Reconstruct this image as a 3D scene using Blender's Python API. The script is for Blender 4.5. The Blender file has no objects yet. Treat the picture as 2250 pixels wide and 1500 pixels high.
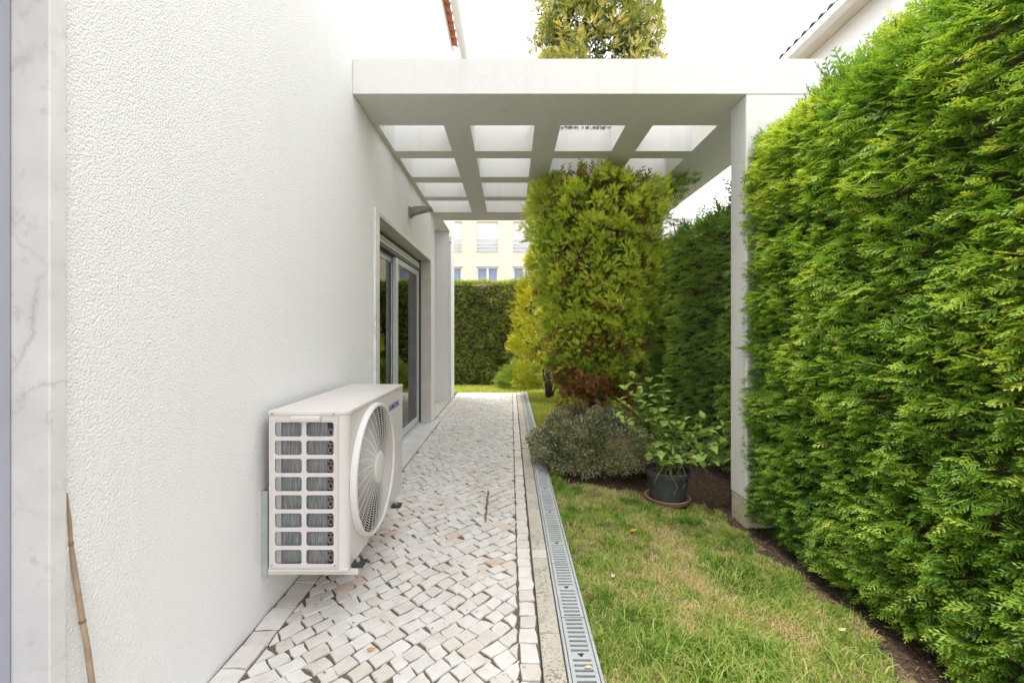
import bpy, bmesh, math, random
import numpy as np
from mathutils import Vector, Matrix

SC = bpy.context.scene
COL = SC.collection
R = math.radians
random.seed(11)
RNG = np.random.default_rng(7)

# ------------------------------------------------------------------ camera
F_PX = 962.0                       # focal length in pixels of the 2250 px wide photograph
CAM_Z = 1.155
cam = bpy.data.cameras.new('camera')
cam.sensor_width = 36.0
cam.lens = F_PX / 2250.0 * 36.0
cam.shift_x = 3.0 / 2250.0
cam.shift_y = -23.0 / 2250.0
cam.clip_start = 0.02
cam.clip_end = 2000.0
cam_o = bpy.data.objects.new('camera', cam)
COL.objects.link(cam_o)
cam_o.location = (0, 0, CAM_Z)
cam_o.rotation_euler = (R(90), 0, 0)
SC.camera = cam_o

# ------------------------------------------------------------------ sky, sun, exposure
SUN_EL, SUN_AZ = R(72), R(284)      # azimuth measured from +Y towards +X: over the house on the left, a little ahead
w = bpy.data.worlds.new('World')
SC.world = w
w.use_nodes = True
nt = w.node_tree
nt.nodes.clear()
sky = nt.nodes.new('ShaderNodeTexSky')
sky.sky_type = 'NISHITA'
sky.sun_disc = False
sky.sun_elevation = SUN_EL
sky.sun_rotation = SUN_AZ
sky.dust_density = 4.0
cloud = nt.nodes.new('ShaderNodeMix'); cloud.data_type = 'RGBA'
cloud.inputs['Factor'].default_value = 0.88          # a closed bright cloud cover over the blue
cloud.inputs['B'].default_value = (9.0, 9.1, 9.3, 1)
bg = nt.nodes.new('ShaderNodeBackground')
bg.inputs['Strength'].default_value = 0.10
wo = nt.nodes.new('ShaderNodeOutputWorld')
nt.links.new(sky.outputs['Color'], cloud.inputs['A'])
nt.links.new(cloud.outputs['Result'], bg.inputs['Color'])
nt.links.new(bg.outputs['Background'], wo.inputs['Surface'])

sun = bpy.data.lights.new('sun', 'SUN')
sun.energy = 1.5
sun.angle = R(30)
sun.color = (1.0, 0.95, 0.86)
sun_o = bpy.data.objects.new('sun', sun)
COL.objects.link(sun_o)
sd = Vector((math.sin(SUN_AZ) * math.cos(SUN_EL), math.cos(SUN_AZ) * math.cos(SUN_EL), math.sin(SUN_EL)))
sun_o.rotation_euler = sd.to_track_quat('Z', 'Y').to_euler()
sun_o.location = (0, -4, 12)

SC.view_settings.view_transform = 'Standard'
SC.view_settings.look = 'None'
SC.view_settings.exposure = 1.84
SC.view_settings.gamma = 1.0
SC.view_settings.use_curve_mapping = False
SC.cycles.max_bounces = 8
SC.cycles.diffuse_bounces = 4
SC.cycles.use_adaptive_sampling = True
SC.cycles.adaptive_threshold = 0.02
SC.cycles.transparent_max_bounces = 16
SC.cycles.use_denoising = True


# ------------------------------------------------------------------ helpers
def tag(o, label=None, cat=None, group=None, kind=None):
    if label: o['label'] = label
    if cat: o['category'] = cat
    if group: o['group'] = group
    if kind: o['kind'] = kind
    return o


def empty(name, loc=(0, 0, 0), **kw):
    o = bpy.data.objects.new(name, None)
    o.empty_display_size = 0.1
    COL.objects.link(o)
    o.location = loc
    return tag(o, **kw)


def link(name, me, mat=None, parent=None, **kw):
    o = bpy.data.objects.new(name, me)
    COL.objects.link(o)
    if mat is not None and len(me.materials) == 0:
        me.materials.append(mat)
    if parent is not None:
        o.parent = parent
        p, off = parent, Vector((0, 0, 0))
        while p is not None:
            off += p.location
            p = p.parent
        o.location = -off                    # meshes are written in world coordinates
    return tag(o, **kw)


class G:
    """collects shapes in world coordinates and links them as ONE mesh object"""
    def __init__(s):
        s.v, s.f = [], []

    def add(s, vs, fs):
        n = len(s.v)
        s.v += [tuple(p) for p in vs]
        s.f += [tuple(i + n for i in f) for f in fs]
        return s

    def box(s, x0, x1, y0, y1, z0, z1):
        return s.add([(x0, y0, z0), (x1, y0, z0), (x1, y1, z0), (x0, y1, z0), (x0, y0, z1), (x1, y0, z1), (x1, y1, z1), (x0, y1, z1)],
                     [(3, 2, 1, 0), (4, 5, 6, 7), (0, 1, 5, 4), (1, 2, 6, 5), (2, 3, 7, 6), (3, 0, 4, 7)])

    def prism(s, pts, axis, a, b):
        """polygon in the two other axes, extruded along axis from a to b"""
        def P(p, t):
            if axis == 'x': return (t, p[0], p[1])
            if axis == 'y': return (p[0], t, p[1])
            return (p[0], p[1], t)
        n = len(pts)
        vs = [P(p, a) for p in pts] + [P(p, b) for p in pts]
        fs = [tuple(range(n)), tuple(range(2 * n - 1, n - 1, -1))]
        fs += [((i + 1) % n, i, n + i, n + (i + 1) % n) for i in range(n)]
        return s.add(vs, fs)

    def tube(s, pts, r, n=8, cap=True):
        pts = [Vector(p) for p in pts]
        rs = r if isinstance(r, (list, tuple)) else [r] * len(pts)
        vs, fs = [], []
        ref = None
        for i, p in enumerate(pts):
            t = (pts[min(i + 1, len(pts) - 1)] - pts[max(i - 1, 0)]).normalized()
            if ref is None:
                ref = t.orthogonal().normalized()
            a = (ref - t * ref.dot(t)).normalized()
            ref = a
            b = t.cross(a)
            for k in range(n):
                an = 2 * math.pi * k / n
                vs.append(p + (a * math.cos(an) + b * math.sin(an)) * rs[i])
        for i in range(len(pts) - 1):
            for k in range(n):
                fs.append((i * n + k, i * n + (k + 1) % n, (i + 1) * n + (k + 1) % n, (i + 1) * n + k))
        if cap:
            fs.append(tuple(range(n - 1, -1, -1)))
            fs.append(tuple(range((len(pts) - 1) * n, len(pts) * n)))
        return s.add(vs, fs)

    def lathe(s, prof, c, axis='z', n=32, closed=False):
        """profile of (radius, height) spun about an axis through c"""
        vs, fs = [], []
        m = len(prof)
        for k in range(n):
            an = 2 * math.pi * k / n
            for r, h in prof:
                if axis == 'z': vs.append((c[0] + r * math.cos(an), c[1] + r * math.sin(an), c[2] + h))
                elif axis == 'x': vs.append((c[0] + h, c[1] + r * math.cos(an), c[2] + r * math.sin(an)))
                else: vs.append((c[0] + r * math.sin(an), c[1] + h, c[2] + r * math.cos(an)))
        for k in range(n):
            k2 = (k + 1) % n
            for j in range(m if closed else m - 1):
                j2 = (j + 1) % m
                fs.append((k * m + j, k2 * m + j, k2 * m + j2, k * m + j2))
        return s.add(vs, fs)

    def build(s, name, mat, parent=None, bevel=0.0, seg=2, smooth=False, merge=False, **kw):
        me = bpy.data.meshes.new(name)
        me.from_pydata(s.v, [], s.f)
        bm = bmesh.new()
        bm.from_mesh(me)
        if merge:
            bmesh.ops.remove_doubles(bm, verts=bm.verts, dist=1e-5)
        bmesh.ops.recalc_face_normals(bm, faces=bm.faces)
        if bevel:
            ed = [e for e in bm.edges if len(e.link_faces) == 2 and e.calc_face_angle(0) > 0.5]
            bmesh.ops.bevel(bm, geom=ed, offset=bevel, segments=seg, profile=0.5, affect='EDGES', clamp_overlap=True)
        if smooth:
            for f in bm.faces: f.smooth = True
            for e in bm.edges:
                if len(e.link_faces) == 2 and e.calc_face_angle(0) > 0.6: e.smooth = False
        bm.to_mesh(me)
        bm.free()
        return link(name, me, mat, parent, **kw)


def grid_plate(xs, ys, holes, z0, z1, swap=None):
    """one connected plate with rectangular holes: xs, ys cut lines; holes set of (i, j) cells"""
    g = G()
    nx, ny = len(xs), len(ys)
    def idx(i, j, t): return (j * nx + i) * 2 + t
    for j in range(ny):
        for i in range(nx):
            for z in (z0, z1):
                p = (xs[i], ys[j], z)
                g.v.append(swap(p) if swap else p)
    solid = lambda i, j: 0 <= i < nx - 1 and 0 <= j < ny - 1 and (i, j) not in holes
    for j in range(ny - 1):
        for i in range(nx - 1):
            if not solid(i, j): continue
            a, b, c, d = (i, j), (i + 1, j), (i + 1, j + 1), (i, j + 1)
            g.f.append(tuple(idx(*p, 1) for p in (a, b, c, d)))
            g.f.append(tuple(idx(*p, 0) for p in (d, c, b, a)))
            for (p, q), nb in (((a, b), (i, j - 1)), ((b, c), (i + 1, j)), ((c, d), (i, j + 1)), ((d, a), (i - 1, j))):
                if not solid(*nb):
                    g.f.append((idx(*p, 0), idx(*q, 0), idx(*q, 1), idx(*p, 1)))
    return g


# ------------------------------------------------------------------ numpy value noise
def vnoise(P, scale, seed=0):
    P = np.asarray(P, float) * scale + seed * 17.31
    I = np.floor(P).astype(np.int64)
    Fr = P - I
    Fr = Fr * Fr * (3 - 2 * Fr)
    def h(i, j, k):
        n = (i * 374761393 + j * 668265263 + k * 1274126177 + seed * 974634777) & 0x7fffffff
        n = ((n ^ (n >> 13)) * 1274126177) & 0x7fffffff
        return ((n ^ (n >> 16)) & 0xffff) / 65535.0
    out = np.zeros(len(P))
    for a in (0, 1):
        for b in (0, 1):
            for c in (0, 1):
                wgt = (Fr[:, 0] if a else 1 - Fr[:, 0]) * (Fr[:, 1] if b else 1 - Fr[:, 1]) * (Fr[:, 2] if c else 1 - Fr[:, 2])
                out += wgt * h(I[:, 0] + a, I[:, 1] + b, I[:, 2] + c)
    return out


# ------------------------------------------------------------------ materials
def _mat(name):
    m = bpy.data.materials.new(name)
    m.use_nodes = True
    n = m.node_tree
    return m, n, n.nodes['Principled BSDF'], n.links.new


def _noise(n, scale, detail=3.0, rough=0.55, coord='Object', stretch=None):
    tc = n.nodes.new('ShaderNodeTexCoord')
    no = n.nodes.new('ShaderNodeTexNoise')
    no.inputs['Scale'].default_value = scale
    no.inputs['Detail'].default_value = detail
    no.inputs['Roughness'].default_value = rough
    src = tc.outputs[coord]
    if stretch:
        mp = n.nodes.new('ShaderNodeMapping')
        mp.inputs['Scale'].default_value = stretch
        n.links.new(src, mp.inputs['Vector'])
        src = mp.outputs['Vector']
    n.links.new(src, no.inputs['Vector'])
    return no


def _ramp(n, stops):
    r = n.nodes.new('ShaderNodeValToRGB')
    e = r.color_ramp.elements
    while len(e) < len(stops): e.new(0.5)
    for k, (p, c) in enumerate(stops):
        e[k].position = p
        e[k].color = (*c, 1) if len(c) == 3 else c
    return r


def _mix(n, fac, a, b, mode='MIX'):
    m = n.nodes.new('ShaderNodeMix')
    m.data_type = 'RGBA'
    m.blend_type = mode
    for key, val in (('Factor', fac), ('A', a), ('B', b)):
        if hasattr(val, 'is_linked') or hasattr(val, 'links'):
            n.links.new(val, m.inputs[key])
        elif key == 'Factor':
            m.inputs[key].default_value = val
        else:
            m.inputs[key].default_value = (*val, 1)
    return m.outputs['Result']


def simple(name, c, rough=0.5, metal=0.0, var=0.12, scale=6.0, bump=0.0, bscale=200.0, spec=0.5):
    m, n, b, L = _mat(name)
    no = _noise(n, scale, 5)
    r = _ramp(n, [(0.25, tuple(x * (1 - var) for x in c)), (0.75, tuple(min(1, x * (1 + var)) for x in c))])
    L(no.outputs['Fac'], r.inputs['Fac'])
    L(r.outputs['Color'], b.inputs['Base Color'])
    b.inputs['Roughness'].default_value = rough
    b.inputs['Metallic'].default_value = metal
    b.inputs['Specular IOR Level'].default_value = spec
    if bump:
        n2 = _noise(n, bscale, 3)
        bp = n.nodes.new('ShaderNodeBump')
        bp.inputs['Strength'].default_value = bump
        bp.inputs['Distance'].default_value = 0.004
        L(n2.outputs['Fac'], bp.inputs['Height'])
        L(bp.outputs['Normal'], b.inputs['Normal'])
    return m


def stucco(name, c=(0.83, 0.825, 0.82), strength=0.50, dist=0.0045, grain=165.0, streak=0.012, streak_c=(0.52, 0.50, 0.42)):
    """rough-cast render: blobby relief, faint weathering streaks"""
    m, n, b, L = _mat(name)
    big = _noise(n, 0.9, 4)
    r = _ramp(n, [(0.3, tuple(x * 0.97 for x in c)), (0.7, c)])
    L(big.outputs['Fac'], r.inputs['Fac'])
    st = _noise(n, 2.0, 6, 0.6, stretch=(6, 6, 0.35))
    sr = _ramp(n, [(0.52, (0, 0, 0)), (0.80, (streak * 6, streak * 6, streak * 6))])
    L(st.outputs['Fac'], sr.inputs['Fac'])
    cc = _mix(n, sr.outputs['Color'], r.outputs['Color'], streak_c)
    L(cc, b.inputs['Base Color'])
    b.inputs['Roughness'].default_value = 0.85
    b.inputs['Specular IOR Level'].default_value = 0.25
    a = _noise(n, grain, 2.5, 0.5)
    v = n.nodes.new('ShaderNodeTexVoronoi')
    v.feature = 'F1'
    v.inputs['Scale'].default_value = grain * 1.05
    tc = n.nodes.new('ShaderNodeTexCoord')
    L(tc.outputs['Object'], v.inputs['Vector'])
    ma = n.nodes.new('ShaderNodeMath'); ma.operation = 'SUBTRACT'
    L(a.outputs['Fac'], ma.inputs[0]); L(v.outputs['Distance'], ma.inputs[1])
    bp = n.nodes.new('ShaderNodeBump')
    bp.inputs['Strength'].default_value = strength
    bp.inputs['Distance'].default_value = dist
    L(ma.outputs['Value'], bp.inputs['Height'])
    L(bp.outputs['Normal'], b.inputs['Normal'])
    return m


def marble(name, base=(0.74, 0.73, 0.72)):
    m, n, b, L = _mat(name)
    soft = _noise(n, 5.0, 5, 0.6)
    r = _ramp(n, [(0.35, tuple(x * 0.86 for x in base)), (0.65, base)])
    L(soft.outputs['Fac'], r.inputs['Fac'])
    tc = n.nodes.new('ShaderNodeTexCoord')
    wob = _noise(n, 3.5, 6, 0.62)
    ad = _mix(n, 0.22, tc.outputs['Object'], wob.outputs['Color'])
    v = n.nodes.new('ShaderNodeTexVoronoi')
    v.feature = 'DISTANCE_TO_EDGE'
    v.inputs['Scale'].default_value = 4.2
    L(ad, v.inputs['Vector'])
    vr = _ramp(n, [(0.0, (1, 1, 1)), (0.016, (0.45, 0.45, 0.45)), (0.05, (0, 0, 0))])
    L(v.outputs['Distance'], vr.inputs['Fac'])
    pat = _noise(n, 2.3, 3)
    pr = _ramp(n, [(0.40, (0, 0, 0)), (0.60, (0.55, 0.55, 0.55))])
    L(pat.outputs['Fac'], pr.inputs['Fac'])
    f = _mix(n, 1.0, vr.outputs['Color'], pr.outputs['Color'], 'MULTIPLY')
    c1 = _mix(n, f, r.outputs['Color'], (0.40, 0.33, 0.27))
    sp = _noise(n, 22.0, 4, 0.6)
    spr = _ramp(n, [(0.60, (0, 0, 0)), (0.75, (0.6, 0.6, 0.6))])
    L(sp.outputs['Fac'], spr.inputs['Fac'])
    c2 = _mix(n, spr.outputs['Color'], c1, (0.45, 0.42, 0.40))
    L(c2, b.inputs['Base Color'])
    b.inputs['Roughness'].default_value = 0.35
    return m


def leaf_mat(name, stops, trans=0.30, rough=0.5, spec=0.35):
    """foliage: colour from the tint attribute of each spray, partly translucent"""
    m, n, b, L = _mat(name)
    at = n.nodes.new('ShaderNodeAttribute')
    at.attribute_name = 'tint'
    r = _ramp(n, stops)
    L(at.outputs['Fac'], r.inputs['Fac'])
    L(r.outputs['Color'], b.inputs['Base Color'])
    b.inputs['Roughness'].default_value = rough
    b.inputs['Specular IOR Level'].default_value = spec
    tr = n.nodes.new('ShaderNodeBsdfTranslucent')
    tc = _mix(n, 1.0, r.outputs['Color'], (1.25, 1.15, 0.6), 'MULTIPLY')
    L(tc, tr.inputs['Color'])
    mx = n.nodes.new('ShaderNodeMixShader')
    mx.inputs['Fac'].default_value = trans
    L(b.outputs['BSDF'], mx.inputs[1]); L(tr.outputs['BSDF'], mx.inputs[2])
    L(mx.outputs['Shader'], n.nodes['Material Output'].inputs['Surface'])
    return m


def stone_mat():
    m, n, b, L = _mat('limestone_sett')
    oi = n.nodes.new('ShaderNodeObjectInfo')
    ge = n.nodes.new('ShaderNodeNewGeometry')
    ad = n.nodes.new('ShaderNodeMath'); ad.operation = 'ADD'
    L(oi.outputs['Random'], ad.inputs[0]); L(ge.outputs['Random Per Island'], ad.inputs[1])
    fr = n.nodes.new('ShaderNodeMath'); fr.operation = 'FRACT'
    L(ad.outputs['Value'], fr.inputs[0])
    r = _ramp(n, [(0.0, (0.66, 0.625, 0.58)), (0.30, (0.73, 0.70, 0.665)), (0.60, (0.68, 0.65, 0.625)), (0.86, (0.64, 0.595, 0.54)), (0.985, (0.69, 0.63, 0.56)), (0.999, (0.62, 0.47, 0.38))])
    L(fr.outputs['Value'], r.inputs['Fac'])
    cl = _noise(n, 14, 5, 0.6)
    cr = _ramp(n, [(0.3, (0.86, 0.84, 0.82)), (0.62, (1, 1, 1))])
    L(cl.outputs['Fac'], cr.inputs['Fac'])
    c1 = _mix(n, 1.0, r.outputs['Color'], cr.outputs['Color'], 'MULTIPLY')
    sp = _noise(n, 130, 4, 0.65)
    sr = _ramp(n, [(0.60, (0, 0, 0)), (0.72, (0.55, 0.55, 0.55))])
    L(sp.outputs['Fac'], sr.inputs['Fac'])
    gate = _noise(n, 3.2, 2)
    gr = _ramp(n, [(0.36, (0.08, 0.08, 0.08)), (0.58, (1, 1, 1))])
    L(gate.outputs['Fac'], gr.inputs['Fac'])
    f = _mix(n, 1.0, sr.outputs['Color'], gr.outputs['Color'], 'MULTIPLY')
    c2 = _mix(n, f, c1, (0.34, 0.28, 0.22))
    L(c2, b.inputs['Base Color'])
    b.inputs['Roughness'].default_value = 0.7
    b.inputs['Specular IOR Level'].default_value = 0.3
    nb = _noise(n, 60, 4, 0.6)
    bp = n.nodes.new('ShaderNodeBump')
    bp.inputs['Strength'].default_value = 0.35
    bp.inputs['Distance'].default_value = 0.004
    L(nb.outputs['Fac'], bp.inputs['Height'])
    L(bp.outputs['Normal'], b.inputs['Normal'])
    return m


def glass_mat(name='window_glass', tint=(0.93, 0.96, 0.95)):
    m, n, b, L = _mat(name)
    n.nodes.remove(b)
    t = n.nodes.new('ShaderNodeBsdfTransparent'); t.inputs['Color'].default_value = (*tint, 1)
    g = n.nodes.new('ShaderNodeBsdfGlossy'); g.inputs['Roughness'].default_value = 0.003
    f = n.nodes.new('ShaderNodeFresnel'); f.inputs['IOR'].default_value = 1.62
    mx = n.nodes.new('ShaderNodeMixShader')
    L(f.outputs['Fac'], mx.inputs['Fac']); L(t.outputs['BSDF'], mx.inputs[1]); L(g.outputs['BSDF'], mx.inputs[2])
    L(mx.outputs['Shader'], n.nodes['Material Output'].inputs['Surface'])
    return m


def speckled(name, c, dark, scale=160, amount=0.6, lo=0.48, hi=0.62, rough=0.85, patch=None):
    m, n, b, L = _mat(name)
    big = _noise(n, 5, 5, 0.6)
    r = _ramp(n, [(0.3, tuple(x * 0.8 for x in c)), (0.7, c)])
    L(big.outputs['Fac'], r.inputs['Fac'])
    sp = _noise(n, scale, 4, 0.6)
    sr = _ramp(n, [(lo, (0, 0, 0)), (hi, (amount,) * 3)])
    L(sp.outputs['Fac'], sr.inputs['Fac'])
    f = sr.outputs['Color']
    if patch:
        g = _noise(n, patch, 3)
        gr = _ramp(n, [(0.4, (0.1, 0.1, 0.1)), (0.6, (1, 1, 1))])
        L(g.outputs['Fac'], gr.inputs['Fac'])
        f = _mix(n, 1.0, f, gr.outputs['Color'], 'MULTIPLY')
    L(_mix(n, f, r.outputs['Color'], dark), b.inputs['Base Color'])
    b.inputs['Roughness'].default_value = rough
    bp = n.nodes.new('ShaderNodeBump'); bp.inputs['Strength'].default_value = 0.5; bp.inputs['Distance'].default_value = 0.004
    L(sp.outputs['Fac'], bp.inputs['Height']); L(bp.outputs['Normal'], b.inputs['Normal'])
    return m


M = {}
M['stucco'] = stucco('white_roughcast_render')
M['smooth_render'] = stucco('white_pergola_render', (0.72, 0.715, 0.70), 0.4, 0.004, 150.0, 0.055)
M['far_render'] = stucco('neighbour_render', (0.78, 0.78, 0.80), 0.3, 0.006, 60.0, 0.02)
M['marble'] = marble('white_veined_marble')
M['marble_warm'] = marble('weathered_marble', (0.60, 0.56, 0.52))
M['ac_white'] = simple('cream_painted_steel', (0.62, 0.58, 0.555), 0.42, 0, 0.03, 4)
M['ac_plastic'] = simple('cream_plastic', (0.64, 0.605, 0.58), 0.48, 0, 0.03, 5)
M['dark_cavity'] = simple('cavity_shade', (0.030, 0.030, 0.032), 0.6, 0, 0.1)  # near-black colour stands for the shade inside the unit
M['fan_grey'] = simple('grey_fan_plastic', (0.10, 0.095, 0.09), 0.55, 0, 0.1)
M['copper'] = simple('dull_copper', (0.22, 0.165, 0.145), 0.5, 0.4, 0.2, 40)
M['steel'] = simple('galvanised_steel', (0.42, 0.43, 0.43), 0.45, 0.6, 0.12, 25)
M['bracket'] = simple('grey_bracket_paint', (0.36, 0.38, 0.38), 0.5, 0.1, 0.12, 12)
M['bracket_arm'] = simple('cream_bracket_paint', (0.60, 0.57, 0.49), 0.5, 0.1, 0.10, 12)
M['rubber'] = simple('black_rubber', (0.022, 0.022, 0.024), 0.6, 0, 0.2, 40)
M['logo_blue'] = simple('blue_print', (0.02, 0.035, 0.30), 0.4, 0, 0.02)
M['alu'] = simple('grey_aluminium', (0.42, 0.44, 0.44), 0.38, 0.35, 0.05, 8)
M['alu_light'] = simple('light_aluminium', (0.58, 0.60, 0.59), 0.40, 0.25, 0.05, 8)
M['alu_dark'] = simple('dark_gasket', (0.045, 0.048, 0.05), 0.5, 0, 0.1)
M['blue_panel'] = simple('blue_grey_panel', (0.40, 0.42, 0.50), 0.4, 0.1, 0.04, 3)
M['shutter'] = simple('white_shutter_slat', (0.70, 0.70, 0.66), 0.45, 0, 0.06, 10)
M['glass'] = glass_mat()
M['lamp_grey'] = simple('lamp_grey_metal', (0.22, 0.22, 0.215), 0.42, 0.3, 0.08, 20)
M['lamp_lens'] = simple('frosted_lens', (0.62, 0.61, 0.55), 0.3, 0, 0.04)
M['terracotta'] = simple('terracotta_tile', (0.46, 0.17, 0.09), 0.75, 0, 0.25, 12, 0.3, 60)
M['old_tile'] = simple('weathered_roof_tile', (0.16, 0.125, 0.11), 0.85, 0, 0.35, 14, 0.3, 60)
M['gutter'] = simple('white_gutter', (0.68, 0.69, 0.68), 0.4, 0, 0.05, 5)
M['soffit'] = simple('painted_eave', (0.66, 0.62, 0.58), 0.7, 0, 0.06, 5)
M['cream_wall'] = simple('cream_facade', (0.66, 0.58, 0.44), 0.85, 0, 0.04, 1.5)
M['pvc'] = simple('white_pvc', (0.62, 0.63, 0.66), 0.4, 0, 0.03)
M['curtain'] = simple('pale_curtain', (0.60, 0.62, 0.60), 0.9, 0, 0.06, 10)
M['blue_curtain'] = simple('blue_grey_curtain', (0.22, 0.27, 0.40), 0.9, 0, 0.2, 12)
M['room'] = simple('room_plaster', (0.62, 0.60, 0.56), 0.9, 0, 0.05, 3)
M['floor_tile'] = simple('room_floor', (0.55, 0.50, 0.44), 0.5, 0, 0.08, 5)
M['cabinet'] = simple('grey_cabinet', (0.16, 0.18, 0.175), 0.6, 0, 0.08, 8)
M['orange_box'] = simple('terracotta_box', (0.42, 0.17, 0.075), 0.7, 0, 0.12, 9)
M['white_paint'] = simple('white_paint', (0.78, 0.78, 0.75), 0.5, 0, 0.03)
M['stone'] = stone_mat()
M['joint'] = speckled('joint_sand', (0.17, 0.14, 0.11), (0.05, 0.045, 0.028), 120, 0.8)
M['joint'].node_tree.nodes['Principled BSDF'].inputs['Roughness'].default_value = 0.95
M['kerb'] = speckled('weathered_concrete', (0.58, 0.53, 0.45), (0.17, 0.14, 0.10), 110, 0.8, 0.47, 0.60, 0.9, 4.0)
M['kerb_clean'] = speckled('pale_concrete', (0.68, 0.63, 0.56), (0.25, 0.20, 0.16), 140, 0.6, 0.55, 0.66)
M['post_foot'] = speckled('stained_render', (0.62, 0.56, 0.44), (0.30, 0.25, 0.17), 30, 0.7, 0.45, 0.7)
M['grate'] = simple('grey_grate_plastic', (0.44, 0.46, 0.46), 0.55, 0, 0.10, 9, 0.2, 90)
M['drain_dark'] = simple('drain_channel_concrete', (0.10, 0.10, 0.095), 0.8, 0, 0.2)
M['soil'] = speckled('brown_soil', (0.105, 0.070, 0.046), (0.025, 0.016, 0.011), 70, 0.8, 0.42, 0.6, 0.95)
M['lawn_soil'] = speckled('lawn_thatch', (0.25, 0.20, 0.09), (0.075, 0.055, 0.026), 60, 0.7, 0.42, 0.62, 0.95)
M['mulch'] = leaf_mat('dry_litter', [(0.0, (0.045, 0.028, 0.020)), (0.5, (0.17, 0.105, 0.068)), (0.8, (0.38, 0.27, 0.17)), (1.0, (0.60, 0.48, 0.34))], 0.05, 0.9, 0.1)
M['grass'] = leaf_mat('lawn_grass', [(0.0, (0.090, 0.190, 0.030)), (0.34, (0.210, 0.370, 0.050)), (0.62, (0.390, 0.510, 0.095)), (0.84, (0.580, 0.560, 0.230)), (1.0, (0.680, 0.560, 0.330))], 0.35, 0.5)
M['far_grass'] = leaf_mat('sunny_grass', [(0.0, (0.22, 0.32, 0.04)), (0.5, (0.40, 0.47, 0.065)), (1.0, (0.58, 0.58, 0.14))], 0.35, 0.5)
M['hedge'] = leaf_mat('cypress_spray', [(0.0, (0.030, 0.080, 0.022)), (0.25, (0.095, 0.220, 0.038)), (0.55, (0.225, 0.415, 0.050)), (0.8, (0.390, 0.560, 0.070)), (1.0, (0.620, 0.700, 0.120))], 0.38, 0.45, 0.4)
M['hedge_side'] = leaf_mat('lifted_cypress_spray', [(0.0, (0.070, 0.160, 0.060)), (0.35, (0.190, 0.370, 0.100)), (0.7, (0.360, 0.550, 0.130)), (1.0, (0.530, 0.670, 0.170))], 0.45, 0.45, 0.4)  # separate copy of the cypress colour, raised against the slab's shade
M['hedge_back'] = leaf_mat('clipped_hedge_leaf', [(0.0, (0.060, 0.115, 0.022)), (0.5, (0.210, 0.320, 0.050)), (0.85, (0.380, 0.470, 0.090)), (1.0, (0.42, 0.34, 0.17))], 0.36, 0.5)
M['tree'] = leaf_mat('golden_thuja', [(0.0, (0.27, 0.095, 0.045)), (0.14, (0.42, 0.205, 0.085)), (0.2, (0.080, 0.125, 0.035)), (0.42, (0.190, 0.330, 0.045)), (0.72, (0.440, 0.600, 0.060)), (1.0, (0.720, 0.780, 0.110))], 0.40, 0.5)
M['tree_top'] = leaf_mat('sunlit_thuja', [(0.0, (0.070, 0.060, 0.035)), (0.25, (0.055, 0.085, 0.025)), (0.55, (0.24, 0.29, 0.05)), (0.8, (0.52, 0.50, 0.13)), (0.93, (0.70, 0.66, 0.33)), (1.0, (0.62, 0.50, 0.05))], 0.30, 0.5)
M['golden'] = leaf_mat('bright_golden_conifer', [(0.0, (0.13, 0.17, 0.012)), (0.5, (0.42, 0.45, 0.018)), (1.0, (0.75, 0.69, 0.06))], 0.30, 0.5)
M['heather'] = leaf_mat('dull_shrub_leaf', [(0.0, (0.085, 0.080, 0.065)), (0.4, (0.190, 0.235, 0.090)), (0.7, (0.330, 0.340, 0.140)), (1.0, (0.46, 0.36, 0.30))], 0.2, 0.55)
M['floret'] = leaf_mat('pale_lilac_floret', [(0.0, (0.55, 0.42, 0.50)), (0.6, (0.78, 0.68, 0.74)), (1.0, (0.82, 0.78, 0.74))], 0.25, 0.6)
M['pot_leaf'] = leaf_mat('mint_green_leaf', [(0.0, (0.20, 0.34, 0.065)), (0.6, (0.33, 0.48, 0.11)), (1.0, (0.47, 0.57, 0.16))], 0.30, 0.45)
M['twig'] = simple('brown_twig', (0.105, 0.072, 0.048), 0.9, 0, 0.3, 30)
M['bark'] = simple('brown_bark', (0.085, 0.058, 0.042), 0.95, 0, 0.35, 20, 0.6, 70)
M['stem_green'] = simple('green_stem', (0.13, 0.17, 0.05), 0.6, 0, 0.2, 20)
M['pot'] = simple('charcoal_plastic_pot', (0.050, 0.054, 0.056), 0.55, 0, 0.35, 9, 0.2, 70)
M['saucer'] = simple('terracotta_saucer', (0.33, 0.19, 0.12), 0.7, 0, 0.25, 14)
M['bamboo'] = simple('dry_bamboo', (0.36, 0.26, 0.175), 0.55, 0, 0.28, 24, 0.2, 100)
M['stick'] = simple('dead_wood', (0.20, 0.14, 0.09), 0.85, 0, 0.4, 40)
M['bike_blue'] = simple('pale_blue_paint', (0.38, 0.52, 0.55), 0.4, 0, 0.1)
M['bike_tyre'] = simple('pale_tyre', (0.36, 0.42, 0.42), 0.7, 0, 0.15)
M['leaf_orange'] = simple('fallen_leaf_orange', (0.62, 0.33, 0.05), 0.6, 0, 0.25, 60)
M['leaf_cream'] = simple('fallen_leaf_cream', (0.66, 0.52, 0.27), 0.6, 0, 0.2, 60)
M['petal'] = simple('white_petal', (0.75, 0.74, 0.68), 0.6, 0, 0.1, 60)
M['leaf_brown'] = simple('fallen_leaf_brown', (0.20, 0.075, 0.04), 0.7, 0, 0.3, 60)


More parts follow.
